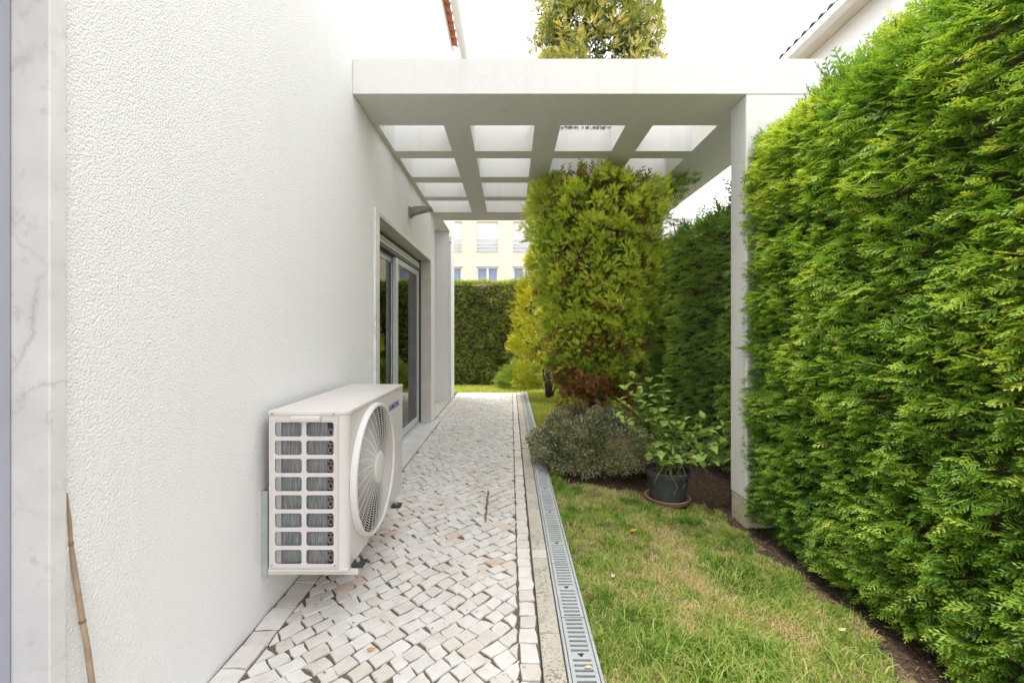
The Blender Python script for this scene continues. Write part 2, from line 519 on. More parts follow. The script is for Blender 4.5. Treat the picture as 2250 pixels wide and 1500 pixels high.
# ------------------------------------------------------------------ big meshes from numpy
def np_mesh(name, V, T, tint, mat, parent=None, smooth=False, **kw):
    me = bpy.data.meshes.new(name)
    nv, ntr = len(V), len(T)
    me.vertices.add(nv)
    me.vertices.foreach_set('co', np.ascontiguousarray(V, np.float32).ravel())
    me.loops.add(ntr * 3)
    me.loops.foreach_set('vertex_index', np.ascontiguousarray(T, np.int32).ravel())
    me.polygons.add(ntr)
    me.polygons.foreach_set('loop_start', np.arange(0, ntr * 3, 3, dtype=np.int32))
    try:
        me.polygons.foreach_set('loop_total', np.full(ntr, 3, np.int32))
    except Exception:
        pass
    me.update(calc_edges=True)
    if tint is not None:
        a = me.attributes.new('tint', 'FLOAT', 'POINT')
        a.data.foreach_set('value', np.ascontiguousarray(np.clip(tint, 0, 1), np.float32))
    return link(name, me, mat, parent, **kw)


def frond(n_br, sub, seed, ang=42, wide=0.42, curve=0.12, fat=1.0):
    """a flat feathery spray along +x, unit length: axis, side branchlets, scale-like points; returns V, T, tip(0..1)"""
    rg = np.random.default_rng(seed)
    V, T, tip = [], [], []
    def pt(x, y, t):
        z = -curve * x * x - 0.25 * abs(y) * abs(y) / max(wide, .05) + rg.normal(0, 0.006)
        V.append((x, y, z)); tip.append(t); return len(V) - 1
    def dia(b, d, l, wd, t0, t1):
        nrm = np.array([-d[1], d[0]])
        m = b + d * l * 0.45
        i = [pt(*b, t0), pt(*(m + nrm * wd), (t0 + t1) / 2), pt(*(b + d * l), t1), pt(*(m - nrm * wd), (t0 + t1) / 2)]
        T.append((i[0], i[1], i[2])); T.append((i[0], i[2], i[3]))
    def spike(b, d, l, wd, t):
        nrm = np.array([-d[1], d[0]])
        i = [pt(*(b + nrm * wd), t * 0.8), pt(*(b - nrm * wd), t * 0.8), pt(*(b + d * l), t)]
        T.append(tuple(i))
    dia(np.array([0., 0.]), np.array([1., 0.]), 1.0, 0.022 * fat, 0.1, 1.0)
    for k in range(n_br):
        s = 0.06 + 0.86 * (k + 0.5) / n_br + rg.normal(0, 0.012)
        side = 1 if k % 2 else -1
        a = R(ang + rg.normal(0, 6)) * side
        l = wide * (1.05 - s) ** 0.75 * (0.55 + 0.45 * min(1, s / 0.22)) * rg.uniform(0.8, 1.15)
        d = np.array([math.cos(a), math.sin(a)])
        b = np.array([s, 0.])
        dia(b, d, l, 0.020 * fat + 0.035 * l, 0.25 + 0.3 * s, 0.75 + 0.25 * s)
        for j in range(sub):
            u = (j + 0.7) / (sub + 0.6)
            sd_ = 1 if j % 2 else -1
            a2 = a + R(38) * sd_
            d2 = np.array([math.cos(a2), math.sin(a2)])
            spike(b + d * l * u, d2, l * (0.42 * (1.1 - u) + 0.1), 0.013 * fat + 0.01 * l, 0.5 + 0.5 * u)
    return np.array(V), np.array(T), np.array(tip)


def scatter(protos, P, D, U, S, tint, tip_gain=0.25, rng=RNG):
    """copies of prototype sprays: positions P, axis D, rough normal U, size S, tint -> V, T, tint"""
    D = D / np.linalg.norm(D, axis=1, keepdims=True)
    U = U - D * (U * D).sum(1, keepdims=True)
    U = U / np.maximum(np.linalg.norm(U, axis=1, keepdims=True), 1e-6)
    B = np.cross(U, D)
    which = rng.integers(0, len(protos), len(P))
    VV, TT, CC, off = [], [], [], 0
    for k, (pv, ptri, ptip) in enumerate(protos):
        i = np.where(which == k)[0]
        if not len(i): continue
        s = S[i][:, None, None]
        v = P[i][:, None, :] + s * (pv[None, :, 0:1] * D[i][:, None, :] + pv[None, :, 1:2] * B[i][:, None, :] + pv[None, :, 2:3] * U[i][:, None, :])
        t = ptri[None] + (np.arange(len(i)) * len(pv))[:, None, None] + off
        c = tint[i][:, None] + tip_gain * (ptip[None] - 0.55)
        VV.append(v.reshape(-1, 3)); TT.append(t.reshape(-1, 3)); CC.append(c.ravel())
        off += len(i) * len(pv)
    return np.concatenate(VV), np.concatenate(TT), np.concatenate(CC)


def join(parts):
    V, T, C, off = [], [], [], 0
    for v, t, c in parts:
        V.append(v); T.append(t + off); C.append(c); off += len(v)
    return np.concatenate(V), np.concatenate(T), np.concatenate(C)


def lerp_lawn(x, y):
    """height of the lawn and bed: level with the drain, sinking towards the hedge"""
    t = np.clip((np.asarray(x) - 0.35) / 1.15, 0, 1)
    t = t * t * (3 - 2 * t)
    fade = np.clip((6.5 - np.asarray(y)) / 2.5, 0.35, 1)
    return -0.022 - 0.070 * t * fade


# ================================================================== ground
g = G()
g.add([(-400, -300, -0.16), (400, -300, -0.16), (400, 600, -0.16), (-400, 600, -0.16)], [(0, 1, 2, 3)])
g.build('ground', M['lawn_soil'], None, kind='structure')

# lawn and bed: one gently sunk sheet, split along the wandering edge between grass and soil
def bed_edge(y):
    """x at which the lawn gives way to soil"""
    if y < 3.0:
        return 1.46 + 0.05 * math.sin(y * 4.1) + 0.03 * math.sin(y * 9.7 + 1)
    if y < 3.5:
        return 1.36 - 0.98 * min(1, (y - 3.0) / 0.42)
    if y < 4.5:
        return 0.40
    if y < 5.3:
        return 0.40 + 0.85 * (y - 4.5) / 0.8
    return 1.25


def is_lawn(x, y):
    if y > 8.25: return y < 9.45
    if y > 2.95 and y < 5.2:
        # front edge of the bed runs across the lawn in front of the shrub and the pot
        front = 3.42 - 0.18 * max(0, x - 0.35) - 0.25 * max(0, x - 1.0)
        if y < front: return x < bed_edge(2.9)
        return x < 0.40 + (0.9 * max(0, y - 4.4))
    return x < bed_edge(min(y, 2.9)) if y < 3 else x < 1.45


def sheet(name, test, mat, dz, step=0.06):
    g = G()
    ids = {}
    def vid(i, j):
        if (i, j) not in ids:
            x, y = 0.312 + i * step, -0.4 + j * step
            ids[(i, j)] = len(g.v)
            n = 0.006 * math.sin(x * 17 + y * 11) + 0.005 * math.sin(x * 31 - y * 23)
            g.v.append((x, y, float(lerp_lawn(x, y)) + n + dz))
        return ids[(i, j)]
    for i in range(int(2.2 / step)):
        for j in range(int(10.6 / step)):
            if test(0.312 + (i + .5) * step, -0.4 + (j + .5) * step):
                g.f.append((vid(i, j), vid(i + 1, j), vid(i + 1, j + 1), vid(i, j + 1)))
    return g.build(name, mat, None, smooth=True, kind='structure')

sheet('lawn', lambda x, y: is_lawn(x, y) and y < 8.3, M['lawn_soil'], 0.0)
sheet('soil_bed', lambda x, y: not is_lawn(x, y) and y < 8.3, M['soil'], -0.004)
g = G()
g.add([(-6, 8.25, -0.03), (8, 8.25, -0.03), (8, 10.6, -0.06), (-6, 10.6, -0.06)], [(0, 1, 2, 3)])
g.build('back_lawn', M['lawn_soil'], None, kind='structure')


def blades(P, H, W, lean, tint, rng=RNG):
    n = len(P)
    az = rng.uniform(0, 2 * np.pi, n)
    d = np.stack([np.cos(az), np.sin(az), np.zeros(n)], 1)
    s = np.stack([-np.sin(az), np.cos(az), np.zeros(n)], 1)
    az2 = az + rng.normal(0, 0.7, n)
    s = np.stack([-np.sin(az2), np.cos(az2), np.zeros(n)], 1)
    up = np.array([0, 0, 1.0])
    b = P
    m = P + up * (H * 0.6)[:, None] + d * (H * lean * 0.35)[:, None]
    t = P + up * (H * (1 - 0.25 * lean))[:, None] + d * (H * lean)[:, None]
    hw = (W / 2)[:, None]
    V = np.stack([b - s * hw, b + s * hw, m - s * hw * 0.8, m + s * hw * 0.8, t], 1)
    T0 = np.array([[0, 1, 3], [0, 3, 2], [2, 3, 4]])
    T = (T0[None] + (np.arange(n) * 5)[:, None, None]).reshape(-1, 3)
    C = np.repeat(tint, 5).reshape(n, 5) + np.array([-0.06, -0.06, 0, 0, 0.06])
    return V.reshape(-1, 3), T, C.ravel()


def lawn_points(n, x0, x1, y0, y1, power=1.0):
    x = RNG.uniform(x0, x1, n)
    y = y0 + (y1 - y0) * RNG.uniform(0, 1, n) ** power
    return x, y

parts = []
x, y = lawn_points(165000, 0.315, 1.55, 0.9, 3.6, 1.25)
q = np.stack([x, y, np.zeros(len(x))], 1)
jit = (vnoise(q, 9, 3) - .5) * 0.16 + np.abs(RNG.normal(0, 0.035, len(q)))
keep = np.array([is_lawn(a + j_, b + j_) for a, b, j_ in zip(x, y, jit)])
keep &= np.hypot(x - 1.135, y - 3.17) > 0.185
bare = vnoise(q, 7, 9)
fine = vnoise(q, 24, 10)
keep &= ~((0.6 * bare + 0.4 * fine < 0.36) & (RNG.uniform(0, 1, len(x)) < 0.85))
q = q[keep]
q[:, 2] = lerp_lawn(q[:, 0], q[:, 1])
dry = 0.45 * vnoise(q, 4.2, 1) + 0.30 * vnoise(q, 13, 2) + 0.25 * vnoise(q, 34, 6)
tint = 0.54 + 1.85 * (dry - 0.5) + RNG.normal(0, 0.20, len(q))
H = RNG.uniform(0.010, 0.036, len(q)) * (0.55 + 0.8 * vnoise(q, 8, 5))
parts.append(blades(q, H, RNG.uniform(0.0020, 0.0046, len(q)), RNG.uniform(0.2, 1.3, len(q)), tint))
# coarse paler tufts in the foreground
tc = [(0.62, 1.50), (0.80, 1.42), (0.98, 1.36), (0.70, 1.30), (1.02, 1.66), (0.52, 1.62), (1.18, 1.40), (0.88, 1.24), (1.12, 1.95), (0.60, 1.80), (0.95, 1.52), (1.06, 2.15), (0.46, 1.38), (0.74, 1.62), (1.24, 1.62), (0.84, 1.78), (0.50, 2.2), (0.58, 1.36), (0.92, 1.44), (0.78, 1.52)]
for cx, cy in tc:
    n = 150
    p = np.stack([cx + RNG.normal(0, 0.055, n), cy + RNG.normal(0, 0.06, n), np.zeros(n)], 1)
    p[:, 2] = lerp_lawn(p[:, 0], p[:, 1])
    parts.append(blades(p, RNG.uniform(0.03, 0.075, n), RNG.uniform(0.003, 0.0052, n), RNG.uniform(0.3, 1.5, n), 0.55 + RNG.normal(0, 0.18, n)))
V, T, C = join(parts)
np_mesh('grass', V, T, C, M['grass'], kind='stuff', label='patchy green and straw coloured lawn grass', cat='grass')

parts = []
n = 34000
x = np.concatenate([RNG.uniform(0.315, 1.5, n), RNG.uniform(-1.6, 1.7, 16000)])
y = np.concatenate([3.4 + 5.0 * RNG.uniform(0, 1, n), RNG.uniform(8.26, 9.6, 16000)])
keep = np.array([is_lawn(a, b) for a, b in zip(x, y)])
q = np.stack([x, y, np.zeros(len(x))], 1)[keep]
q[:, 2] = np.where(q[:, 1] > 8.25, -0.03, lerp_lawn(q[:, 0], q[:, 1]))
tint = 0.5 * vnoise(q, 3, 4) + 0.25 + RNG.normal(0, 0.14, len(q))
V, T, C = blades(q, RNG.uniform(0.02, 0.05, len(q)), RNG.uniform(0.005, 0.010, len(q)), RNG.uniform(0.2, 1.0, len(q)), tint)
np_mesh('far_lawn_grass', V, T, C, M['far_grass'], kind='stuff', label='bright yellow-green lawn beyond the shrub bed', cat='grass')

# dry litter under the hedge and in the bed
n = 36000
x = RNG.uniform(0.36, 1.9, n); y = RNG.uniform(0.9, 5.2, n)
jit = (vnoise(np.stack([x, y, x * 0], 1), 9, 3) - .5) * 0.2
keep = np.array([not is_lawn(a + j_ + 0.03, b + j_) for a, b, j_ in zip(x, y, jit)])
q = np.stack([x, y, np.zeros(n)], 1)[keep]
q[:, 2] = lerp_lawn(q[:, 0], q[:, 1]) + RNG.uniform(0.0, 0.012, len(q))
k = len(q)
az = RNG.uniform(0, 2 * np.pi, k)
d = np.stack([np.cos(az), np.sin(az), RNG.normal(0, 0.25, k)], 1)
s = np.stack([-np.sin(az), np.cos(az), RNG.normal(0, 0.3, k)], 1)
Ln = (0.003 + 0.017 * RNG.uniform(0, 1, k) ** 2)[:, None]
Wd = RNG.uniform(0.0008, 0.003, k)[:, None]
V = np.stack([q - d * Ln, q + s * Wd, q + d * Ln, q - s * Wd], 1)
T0 = np.array([[0, 1, 2], [0, 2, 3]])
T = (T0[None] + (np.arange(k) * 4)[:, None, None]).reshape(-1, 3)
C = np.repeat(RNG.beta(1.6, 2.6, k), 4)
np_mesh('leaf_litter', V.reshape(-1, 3), T, C, M['mulch'], kind='stuff', label='dry brown needles and twigs on the soil under the hedge', cat='litter')

# ================================================================== path of limestone setts
PX0, PX1, PY0, PY1 = -0.995, 0.106, 0.55, 8.23
path = G().box(PX0 - 0.01, PX1, PY0, PY1, -0.10, -0.0065).build('path', M['joint'], kind='structure')


def clip_poly(poly, ax, lim, sign):
    out = []
    for i in range(len(poly)):
        a, b = poly[i], poly[(i + 1) % len(poly)]
        da, db = sign * (a[ax] - lim), sign * (b[ax] - lim)
        if da >= 0: out.append(a)
        if da * db < 0:
            t = da / (da - db)
            out.append((a[0] + t * (b[0] - a[0]), a[1] + t * (b[1] - a[1])))
    return out


def area(p):
    return 0.5 * sum(p[i][0] * p[(i + 1) % len(p)][1] - p[(i + 1) % len(p)][0] * p[i][1] for i in range(len(p)))


def sett(poly, rg):
    """an uneven hewn stone from its outline: side walls, chamfered rim, slightly tilted top"""
    cx = sum(p[0] for p in poly) / len(poly); cy = sum(p[1] for p in poly) / len(poly)
    h = rg.gauss(0.0, 0.0016)
    tx, ty = rg.gauss(0, 0.018), rg.gauss(0, 0.018)
    def ring(k, dz):
        out = []
        for (x, y) in poly:
            dx, dy = x - cx, y - cy
            l = math.hypot(dx, dy)
            f = max(0.3, (l - k) / l)
            out.append((cx + dx * f, cy + dy * f, h + dz + (tx * dx + ty * dy if dz > -0.02 else 0)))
        return out
    n = len(poly)
    r0, r1, r2 = ring(-0.0005, -0.035), ring(0.0003, -0.0028), ring(0.0017, 0.0)
    vs = r0 + r1 + r2 + [(cx, cy, h + 0.0003)]
    fs = []
    for a in (0, n):
        fs += [(a + i, a + (i + 1) % n, a + n + (i + 1) % n, a + n + i) for i in range(n)]
    fs += [(2 * n + i, 2 * n + (i + 1) % n, 3 * n) for i in range(n)]
    return vs, fs


def roughen(poly, rg, amt=0.0028):
    """a midpoint on every side and jitter: hewn, not sawn"""
    out = []
    for i in range(len(poly)):
        a, b = poly[i], poly[(i + 1) % len(poly)]
        out.append((a[0] + rg.gauss(0, amt), a[1] + rg.gauss(0, amt)))
        if math.hypot(a[0] - b[0], a[1] - b[1]) > 0.045:
            out.append(((a[0] + b[0]) / 2 + rg.gauss(0, amt), (a[1] + b[1]) / 2 + rg.gauss(0, amt)))
    return out


rg = random.Random(5)
TH = R(44)
cu, su = math.cos(TH), math.sin(TH)
setts = []
roww = 0.064
for j in range(-125, 150):
    v0, v1 = j * roww, (j + 1) * roww
    u = -8 + rg.uniform(0, 0.1)
    while u < 9.5:
        ln = rg.uniform(0.056, 0.092)
        cxx = cu * (u + ln / 2) - su * (v0 + v1) / 2
        cyy = su * (u + ln / 2) + cu * (v0 + v1) / 2
        if -1.1 < cxx < 0.15 and PY0 - 0.1 < cyy < PY1 + 0.1:
            gap = 0.0029
            sk = rg.gauss(0, 0.006)
            quad = [(u + gap, v0 + gap), (u + ln - gap, v0 + gap), (u + ln - gap + sk, v1 - gap), (u + gap + sk, v1 - gap)]
            quad = [(a, b + 0.014 * math.sin(a * 5.3 + 1.3) + 0.009 * math.sin(a * 12.1 + j * 0.2)) for a, b in quad]
            quad = [(a + 0.012 * math.sin(b * 6.1), b) for a, b in quad]
            p = [(cu * a - su * b, su * a + cu * b) for a, b in quad]
            for ax, lim, sg in ((0, -0.893, 1), (0, 0.027, -1), (1, PY0 + 0.01, 1), (1, PY1 - 0.075, -1)):
                p = clip_poly(p, ax, lim, sg)
                if len(p) < 3: break
            if len(p) >= 3 and abs(area(p)) > 0.0007:
                setts.append((cxx, cyy, roughen(p, rg)))
        u += ln
def seen_key(s):
    x, y = s[0], s[1]
    inside = y > 1.46 and x > -0.95 - 0 * y
    hid = (1.70 < y < 2.75 and x < -0.60) or x < -0.98
    return (0 if inside and not hid else 1, y + 0.3 * abs(x))
setts.sort(key=seen_key)
for s in setts[:300]:
    vs, fs = sett(s[2], rg)
    me = bpy.data.meshes.new('paving_stone')
    me.from_pydata(vs, [], fs)
    link('paving_stone', me, M['stone'], path)
g = G()
for s in setts[300:]:
    vs, fs = sett(s[2], rg)
    g.add(vs, fs)
me = bpy.data.meshes.new('paving_stones_beyond'); me.from_pydata(g.v, [], g.f)
link('paving_stones_beyond', me, M['stone'], path, kind='stuff')


def row(name, x0, x1, y0, y1, ln0, ln1, along='y'):
    t = y0
    while t < y1 - 0.03:
        l = min(rg.uniform(ln0, ln1), y1 - t)
        gp = 0.0035
        if along == 'y':
            p = [(x0 + gp, t + gp), (x1 - gp, t + gp), (x1 - gp, t + l - gp), (x0 + gp, t + l - gp)]
        else:
            p = [(t + gp, x0 + gp), (t + l - gp, x0 + gp), (t + l - gp, x1 - gp), (t + gp, x1 - gp)]
        vs, fs = sett(roughen(p, rg, 0.0025), rg)
        me = bpy.data.meshes.new(name); me.from_pydata(vs, [], fs)
        link(name, me, M['stone'], path)
        t += l
row('edging_stone', -0.993, -0.897, PY0, 3.10, 0.075, 0.125)
row('edging_stone', -0.893, -0.815, 3.16, 5.80, 0.08, 0.12) if False else None
row('edging_stone', 0.032, 0.104, PY0, PY1, 0.070, 0.105)
row('edging_stone', PY1 - 0.072, PY1 - 0.002, -0.89, 0.03, 0.07, 0.11, 'x')
row('edging_stone', -0.993, -0.897, 5.60, PY1, 0.075, 0.125)

# concrete kerb strip between the setts and the drain
kerb = empty('concrete_kerb', (0.147, 1.0, 0), label='narrow weathered concrete kerb strip between the setts and the drain', cat='kerb')
ky = [0.55, 1.10, 1.672, 2.222, 2.312, 3.12, 4.0, 4.9, 5.8, 6.9, 8.23]
for i in range(len(ky) - 1):
    mt = M['kerb_clean'] if i in (3,) else M['kerb']
    G().box(0.110, 0.187, ky[i] + 0.0025, ky[i + 1] - 0.0025, -0.10, 0.004 + 0.002 * (i % 2)).build('kerb_block', mt, kerb, 0.005, 2)

# ------------------------------------------------------------------ slotted drain
drain = empty('drain_channel', (0.25, 1.0, 0), label='long grey slotted drain channel between the kerb and the lawn', cat='drain')
DX0, DX1 = 0.192, 0.310
g = G()
g.box(DX0, DX0 + 0.011, 0.55, PY1, -0.10, 0.002).box(DX1 - 0.011, DX1, 0.55, PY1, -0.10, 0.002)
g.add([(DX0 + 0.011, 0.55, -0.085), (DX1 - 0.011, 0.55, -0.085), (DX1 - 0.011, PY1, -0.085), (DX0 + 0.011, PY1, -0.085)], [(0, 1, 2, 3)])
G().box(DX0, DX0 + 0.0105, 0.55, PY1, -0.10, 0.002).build('channel_edge', M['grate'], drain, 0.002)
G().box(DX1 - 0.0105, DX1, 0.55, PY1, -0.10, 0.002).build('channel_edge', M['grate'], drain, 0.002)
G().box(DX0 + 0.0105, DX1 - 0.0105, 0.55, PY1, -0.10, -0.085).build('channel_bed', M['drain_dark'], drain)
GL = 0.412
gx0, gx1 = DX0 + 0.0135, DX1 - 0.0135
xs = [gx0, gx0 + 0.013, gx1 - 0.013, gx1]
nsl = 17
ys = [0.003]
pitch = (GL - 0.006) / nsl
holes = set()
for k in range(nsl):
    a = 0.003 + k * pitch
    ys += [a + pitch * 0.26, a + pitch * 0.74]
    if k != 8:
        holes.add((1, 2 * k + 1))
ys.append(GL - 0.003)
gp = grid_plate(xs, ys, holes, -0.016, 0.0)
me_g = bpy.data.meshes.new('grate_panel'); me_g.from_pydata(gp.v, [], gp.f)
me_g.materials.append(M['grate'])
clipg = G().prism([(-0.012, 0.006), (0.012, 0.006), (0.0045, -0.003), (0.004, -0.008), (-0.004, -0.008), (-0.0045, -0.003)], 'z', 0.0006, 0.0022)
me_c = bpy.data.meshes.new('locking_clip'); me_c.from_pydata(clipg.v, [], clipg.f); me_c.materials.append(M['rubber'])
y = 0.552 - 0.02
while y < PY1 - 0.2:
    o = bpy.data.objects.new('grate_panel', me_g); COL.objects.link(o); o.parent = drain
    o.location = (-0.25, y - 1.0, 0)
    c = bpy.data.objects.new('locking_clip', me_c); COL.objects.link(c); c.parent = o
    c.location = ((gx0 + gx1) / 2, GL / 2, 0)
    y += GL

# ================================================================== the white house on the left
WX = -1.0
house = empty('white_house', (-1.0, 3.0, 0), label='white roughcast house with sliding garden door and tiled eave', cat='house')
H_TOP = 6.07
T_ = 0.30
D0, D1, DTOP = 3.30, 5.40, 2.02        # clear opening of the sliding door
W0, W1, WTOP = -0.90, 0.936, 2.10      # clear opening beside the camera
g = G()
def wall_piece(y0, y1, z0, z1, x0=WX - T_, x1=WX):
    g.box(x0, x1, y0, y1, z0, z1)
ysl = [-4.0, W0 - 0.02, W1 + 0.02, D0 - 0.02, D1 + 0.02, 5.75, 7.78]
zsl = [-0.12, DTOP + 0.02, WTOP + 0.02, 2.79, H_TOP]
hol = set()
hol |= {(1, 0), (1, 1)}          # opening beside the camera
hol |= {(3, 0)}                  # sliding door
hol |= {(5, 0), (5, 1), (5, 2)}  # covered recess
gw = grid_plate(ysl, zsl, hol, WX - T_, WX, swap=lambda p: (p[2], p[0], p[1]))
gw.build('wall', M['stucco'], house)
# recess: back, floor slab, soffit and the far pillar
G().box(-2.4, -2.3, 5.45, 7.78, -0.12, 2.79).build('recess_back_wall', M['stucco'], house)
G().box(-2.3, WX - 0.302, 5.752, 5.85, -0.12, 2.785).build('recess_side_wall', M['stucco'], house) if False else None
G().box(-2.3, WX - 0.002, 7.18, 7.778, -0.12, 2.788).build('far_pillar', M['stucco'], house, 0.006)
G().box(-2.4, WX - T_ - 0.002, 5.45, 7.778, 2.79, 2.95).build('recess_soffit', M['stucco'], house)
G().box(-2.3, WX + 0.0, 5.75, 7.18, -0.10, 0.012).build('recess_step', M['kerb_clean'], house, 0.006)
# thin rain pipe beside the pillar corner
pp = G().tube([(-0.985, 7.165, 2.70), (-0.985, 7.165, 0.02)], 0.012, 10).build('rain_pipe', M['gutter'], house, smooth=True)
G().lathe([(0.012, -0.012), (0.02, -0.012), (0.02, 0.012), (0.012, 0.012)], (-0.985, 7.165, 2.6), 'z', 14).build('pipe_clip', M['steel'], pp)

# marble surrounds
sur = empty('marble_surround', (0, 0, 0)); sur.parent = house; sur.location = (1.0, -3.0, 0)
def sp(name, x0, x1, y0, y1, z0, z1, mat, par=sur, bev=0.003):
    return G().box(x0, x1, y0, y1, z0, z1).build(name, mat, par, bev, 2)
PRO = WX + 0.014
sp('jamb', WX - 0.31, PRO, W1 - 0.0, W1 + 0.037, -0.02, WTOP + 0.035, M['marble'])
sp('jamb', WX - 0.31, PRO, W0 - 0.037, W0, -0.02, WTOP + 0.035, M['marble'])
sp('lintel', WX - 0.31, PRO, W0 + 0.001, W1 - 0.001, WTOP, WTOP + 0.035, M['marble'])
sur2 = empty('door_surround', (0, 0, 0)); sur2.parent = house; sur2.location = (1.0, -3.0, 0)
sp('jamb', WX - 0.31, PRO, D0 - 0.10, D0, 0.0, DTOP + 0.035, M['marble'], sur2)
sp('jamb', WX - 0.31, PRO, D1, D1 + 0.035, 0.0, DTOP + 0.035, M['marble_warm'], sur2)
sp('lintel', WX - 0.31, PRO, D0 + 0.001, D0 + 1.05, DTOP, DTOP + 0.035, M['marble_warm'], sur2)
sp('lintel', WX - 0.31, PRO, D0 + 1.053, D1 - 0.001, DTOP, DTOP + 0.035, M['marble_warm'], sur2)
sp('door_sill', WX - 0.28, WX + 0.10, D0 - 0.16, D1 + 0.10, -0.02, 0.022, M['marble'], sur2, 0.004)
# blue-grey closed panel in the opening beside the camera
bp_ = G().box(WX - 0.125, WX - 0.086, W0 + 0.001, W1 - 0.001, 0.0, WTOP - 0.001).build('closed_shutter', M['blue_panel'], house)
for k in range(14):
    G().box(WX - 0.0858, WX - 0.082, W0 + 0.01, W1 - 0.034, 0.02 + k * 0.148, 0.02 + k * 0.148 + 0.142).build('slat', M['blue_panel'], bp_, 0.0015)
G().box(WX - 0.0858, WX - 0.066, W1 - 0.030, W1 - 0.002, 0.0, WTOP - 0.004).build('guide_rail', M['blue_panel'], bp_, 0.003)

# sliding door
sdoor = empty('sliding_door', (0, 0, 0)); sdoor.parent = house; sdoor.location = (1.0, -3.0, 0)
fx0, fx1 = WX - 0.20, WX - 0.105
G().box(fx0, fx1, D1 - 0.050, D1 - 0.001, 0.023, DTOP - 0.001).build('frame_post', M['alu_dark'], sdoor, 0.003)
G().box(fx0, fx1, D0 + 0.001, D0 + 0.045, 0.023, DTOP - 0.001).build('frame_post', M['alu'], sdoor, 0.003)
G().box(fx0, fx1, D0 + 0.046, D1 - 0.051, 0.023, 0.050).build('bottom_track', M['alu_light'], sdoor, 0.003)
G().box(fx0 + 0.03, fx1 - 0.035, D0 + 0.046, D1 - 0.051, 0.050, 0.062).build('track_rail', M['alu_light'], sdoor, 0.002)
G().box(fx0, fx1, D0 + 0.046, D1 - 0.051, DTOP - 0.14, DTOP - 0.10).build('head_rail', M['alu_dark'], sdoor, 0.003)
sh = G().box(fx1 - 0.055, fx1 - 0.02, D0 + 0.046, D1 - 0.051, DTOP - 0.098, DTOP - 0.002).build('roller_shutter', M['alu_dark'], sdoor)
for k in range(3):
    z = DTOP - 0.105 + k * 0.036 - 0.035
    G().box(fx1 - 0.019, fx1 - 0.006, D0 + 0.048, D1 - 0.053, z, z + 0.032).build('shutter_slat', M['shutter'], sh, 0.006, 2)


def leaf_panel(y0, y1, xc, meet):
    p = empty('door_leaf', (0, 0, 0)); p.parent = sdoor; p.location = (0, 0, 0)
    z0, z1 = 0.064, DTOP - 0.142
    s0, s1 = 0.075, 0.075
    G().box(xc - 0.018, xc + 0.018, y0, y0 + s0, z0, z1).build('stile', M['alu_light'], p, 0.003)
    G().box(xc - 0.018, xc + 0.018, y1 - s1, y1, z0, z1).build('stile', M['alu_light'], p, 0.003)
    G().box(xc - 0.018, xc + 0.018, y0 + s0, y1 - s1, z0, z0 + 0.07).build('bottom_rail', M['alu_light'], p, 0.003)
    G().box(xc - 0.018, xc + 0.018, y0 + s0, y1 - s1, z1 - 0.06, z1).build('top_rail', M['alu'], p, 0.003)
    G().box(xc - 0.020, xc + 0.020, (y1 - 0.004) if meet else y1, y1 + 0.012, z0, z1).build('gasket', M['alu_dark'], p)
    for xo in (-0.010, 0.006):          # double glazing
        G().box(xc + xo, xc + xo + 0.004, y0 + s0 + 0.001, y1 - s1 - 0.001, z0 + 0.071, z1 - 0.061).build('glass_pane', M['glass'], p)
    return p
# leaves hang directly under the door part: flatten the extra level so that pieces stay thing > part > sub-part
def flat_leaf(y0, y1, xc, meet):
    p = leaf_panel(y0, y1, xc, meet)
    for c in list(p.children):
        c.parent = sdoor
    bpy.data.objects.remove(p)
flat_leaf(D0 + 0.047, 4.36, WX - 0.178, True)
flat_leaf(4.28, D1 - 0.064, WX - 0.135, False)

# room behind the door
G().box(-4.6, WX - T_ - 0.002, 2.6, 5.44, -0.06, 0.0).build('room_floor', M['floor_tile'], house)
G().box(-4.6, WX - T_ - 0.002, 2.6, 5.44, 2.55, 2.62).build('room_ceiling', M['room'], house)
G().box(-4.7, -4.6, 2.6, 5.44, -0.06, 2.62).build('room_back_wall', M['room'], house)
G().box(-4.6, WX - T_ - 0.002, 2.5, 2.6, -0.06, 2.62).build('room_near_wall', M['room'], house)
G().box(-4.6, WX - T_ - 0.002, 5.442, 5.60, -0.06, 2.62).build('room_far_wall', M['room'], house)


def curtain(y0, y1, x, label):
    n = 46
    pts = [(x + 0.022 * math.sin(i * 1.55), y0 + (y1 - y0) * i / (n - 1)) for i in range(n)]
    g = G()
    vs, fs = [], []
    for (a, b) in pts:
        vs += [(a, b, 0.03), (a, b, 2.15)]
    for i in range(n - 1):
        fs.append((2 * i, 2 * i + 2, 2 * i + 3, 2 * i + 1))
    g.add(vs, fs)
    o = g.build('curtain', M['curtain'], None, smooth=True, label=label, cat='curtain')
    md = o.modifiers.new('thick', 'SOLIDIFY'); md.thickness = 0.004
    return o
curtain(5.02, 5.32, -1.36, 'pale curtain gathered at the far end of the sliding door')
curtain(4.02, 4.24, -1.36, 'pale curtain hanging behind the middle of the sliding door')
cab = empty('cabinet', (-2.0, 5.25, 0), label='low grey cabinet with a white top behind the glass door', cat='cabinet')
G().box(-2.9, -1.42, 5.14, 5.43, 0.001, 0.68).build('body', M['cabinet'], cab, 0.004)
G().box(-2.93, -1.39, 5.11, 5.435, 0.681, 0.74).build('top', M['white_paint'], cab, 0.012, 3)
bx = empty('storage_box', (-1.7, 5.0, 0), label='terracotta coloured box on the floor behind the glass door', cat='box')
G().box(-2.1, -1.40, 4.86, 5.09, 0.001, 0.33).build('box_body', M['orange_box'], bx, 0.006)
G().box(-2.11, -1.39, 4.85, 5.10, 0.331, 0.355).build('lid', M['orange_box'], bx, 0.006)

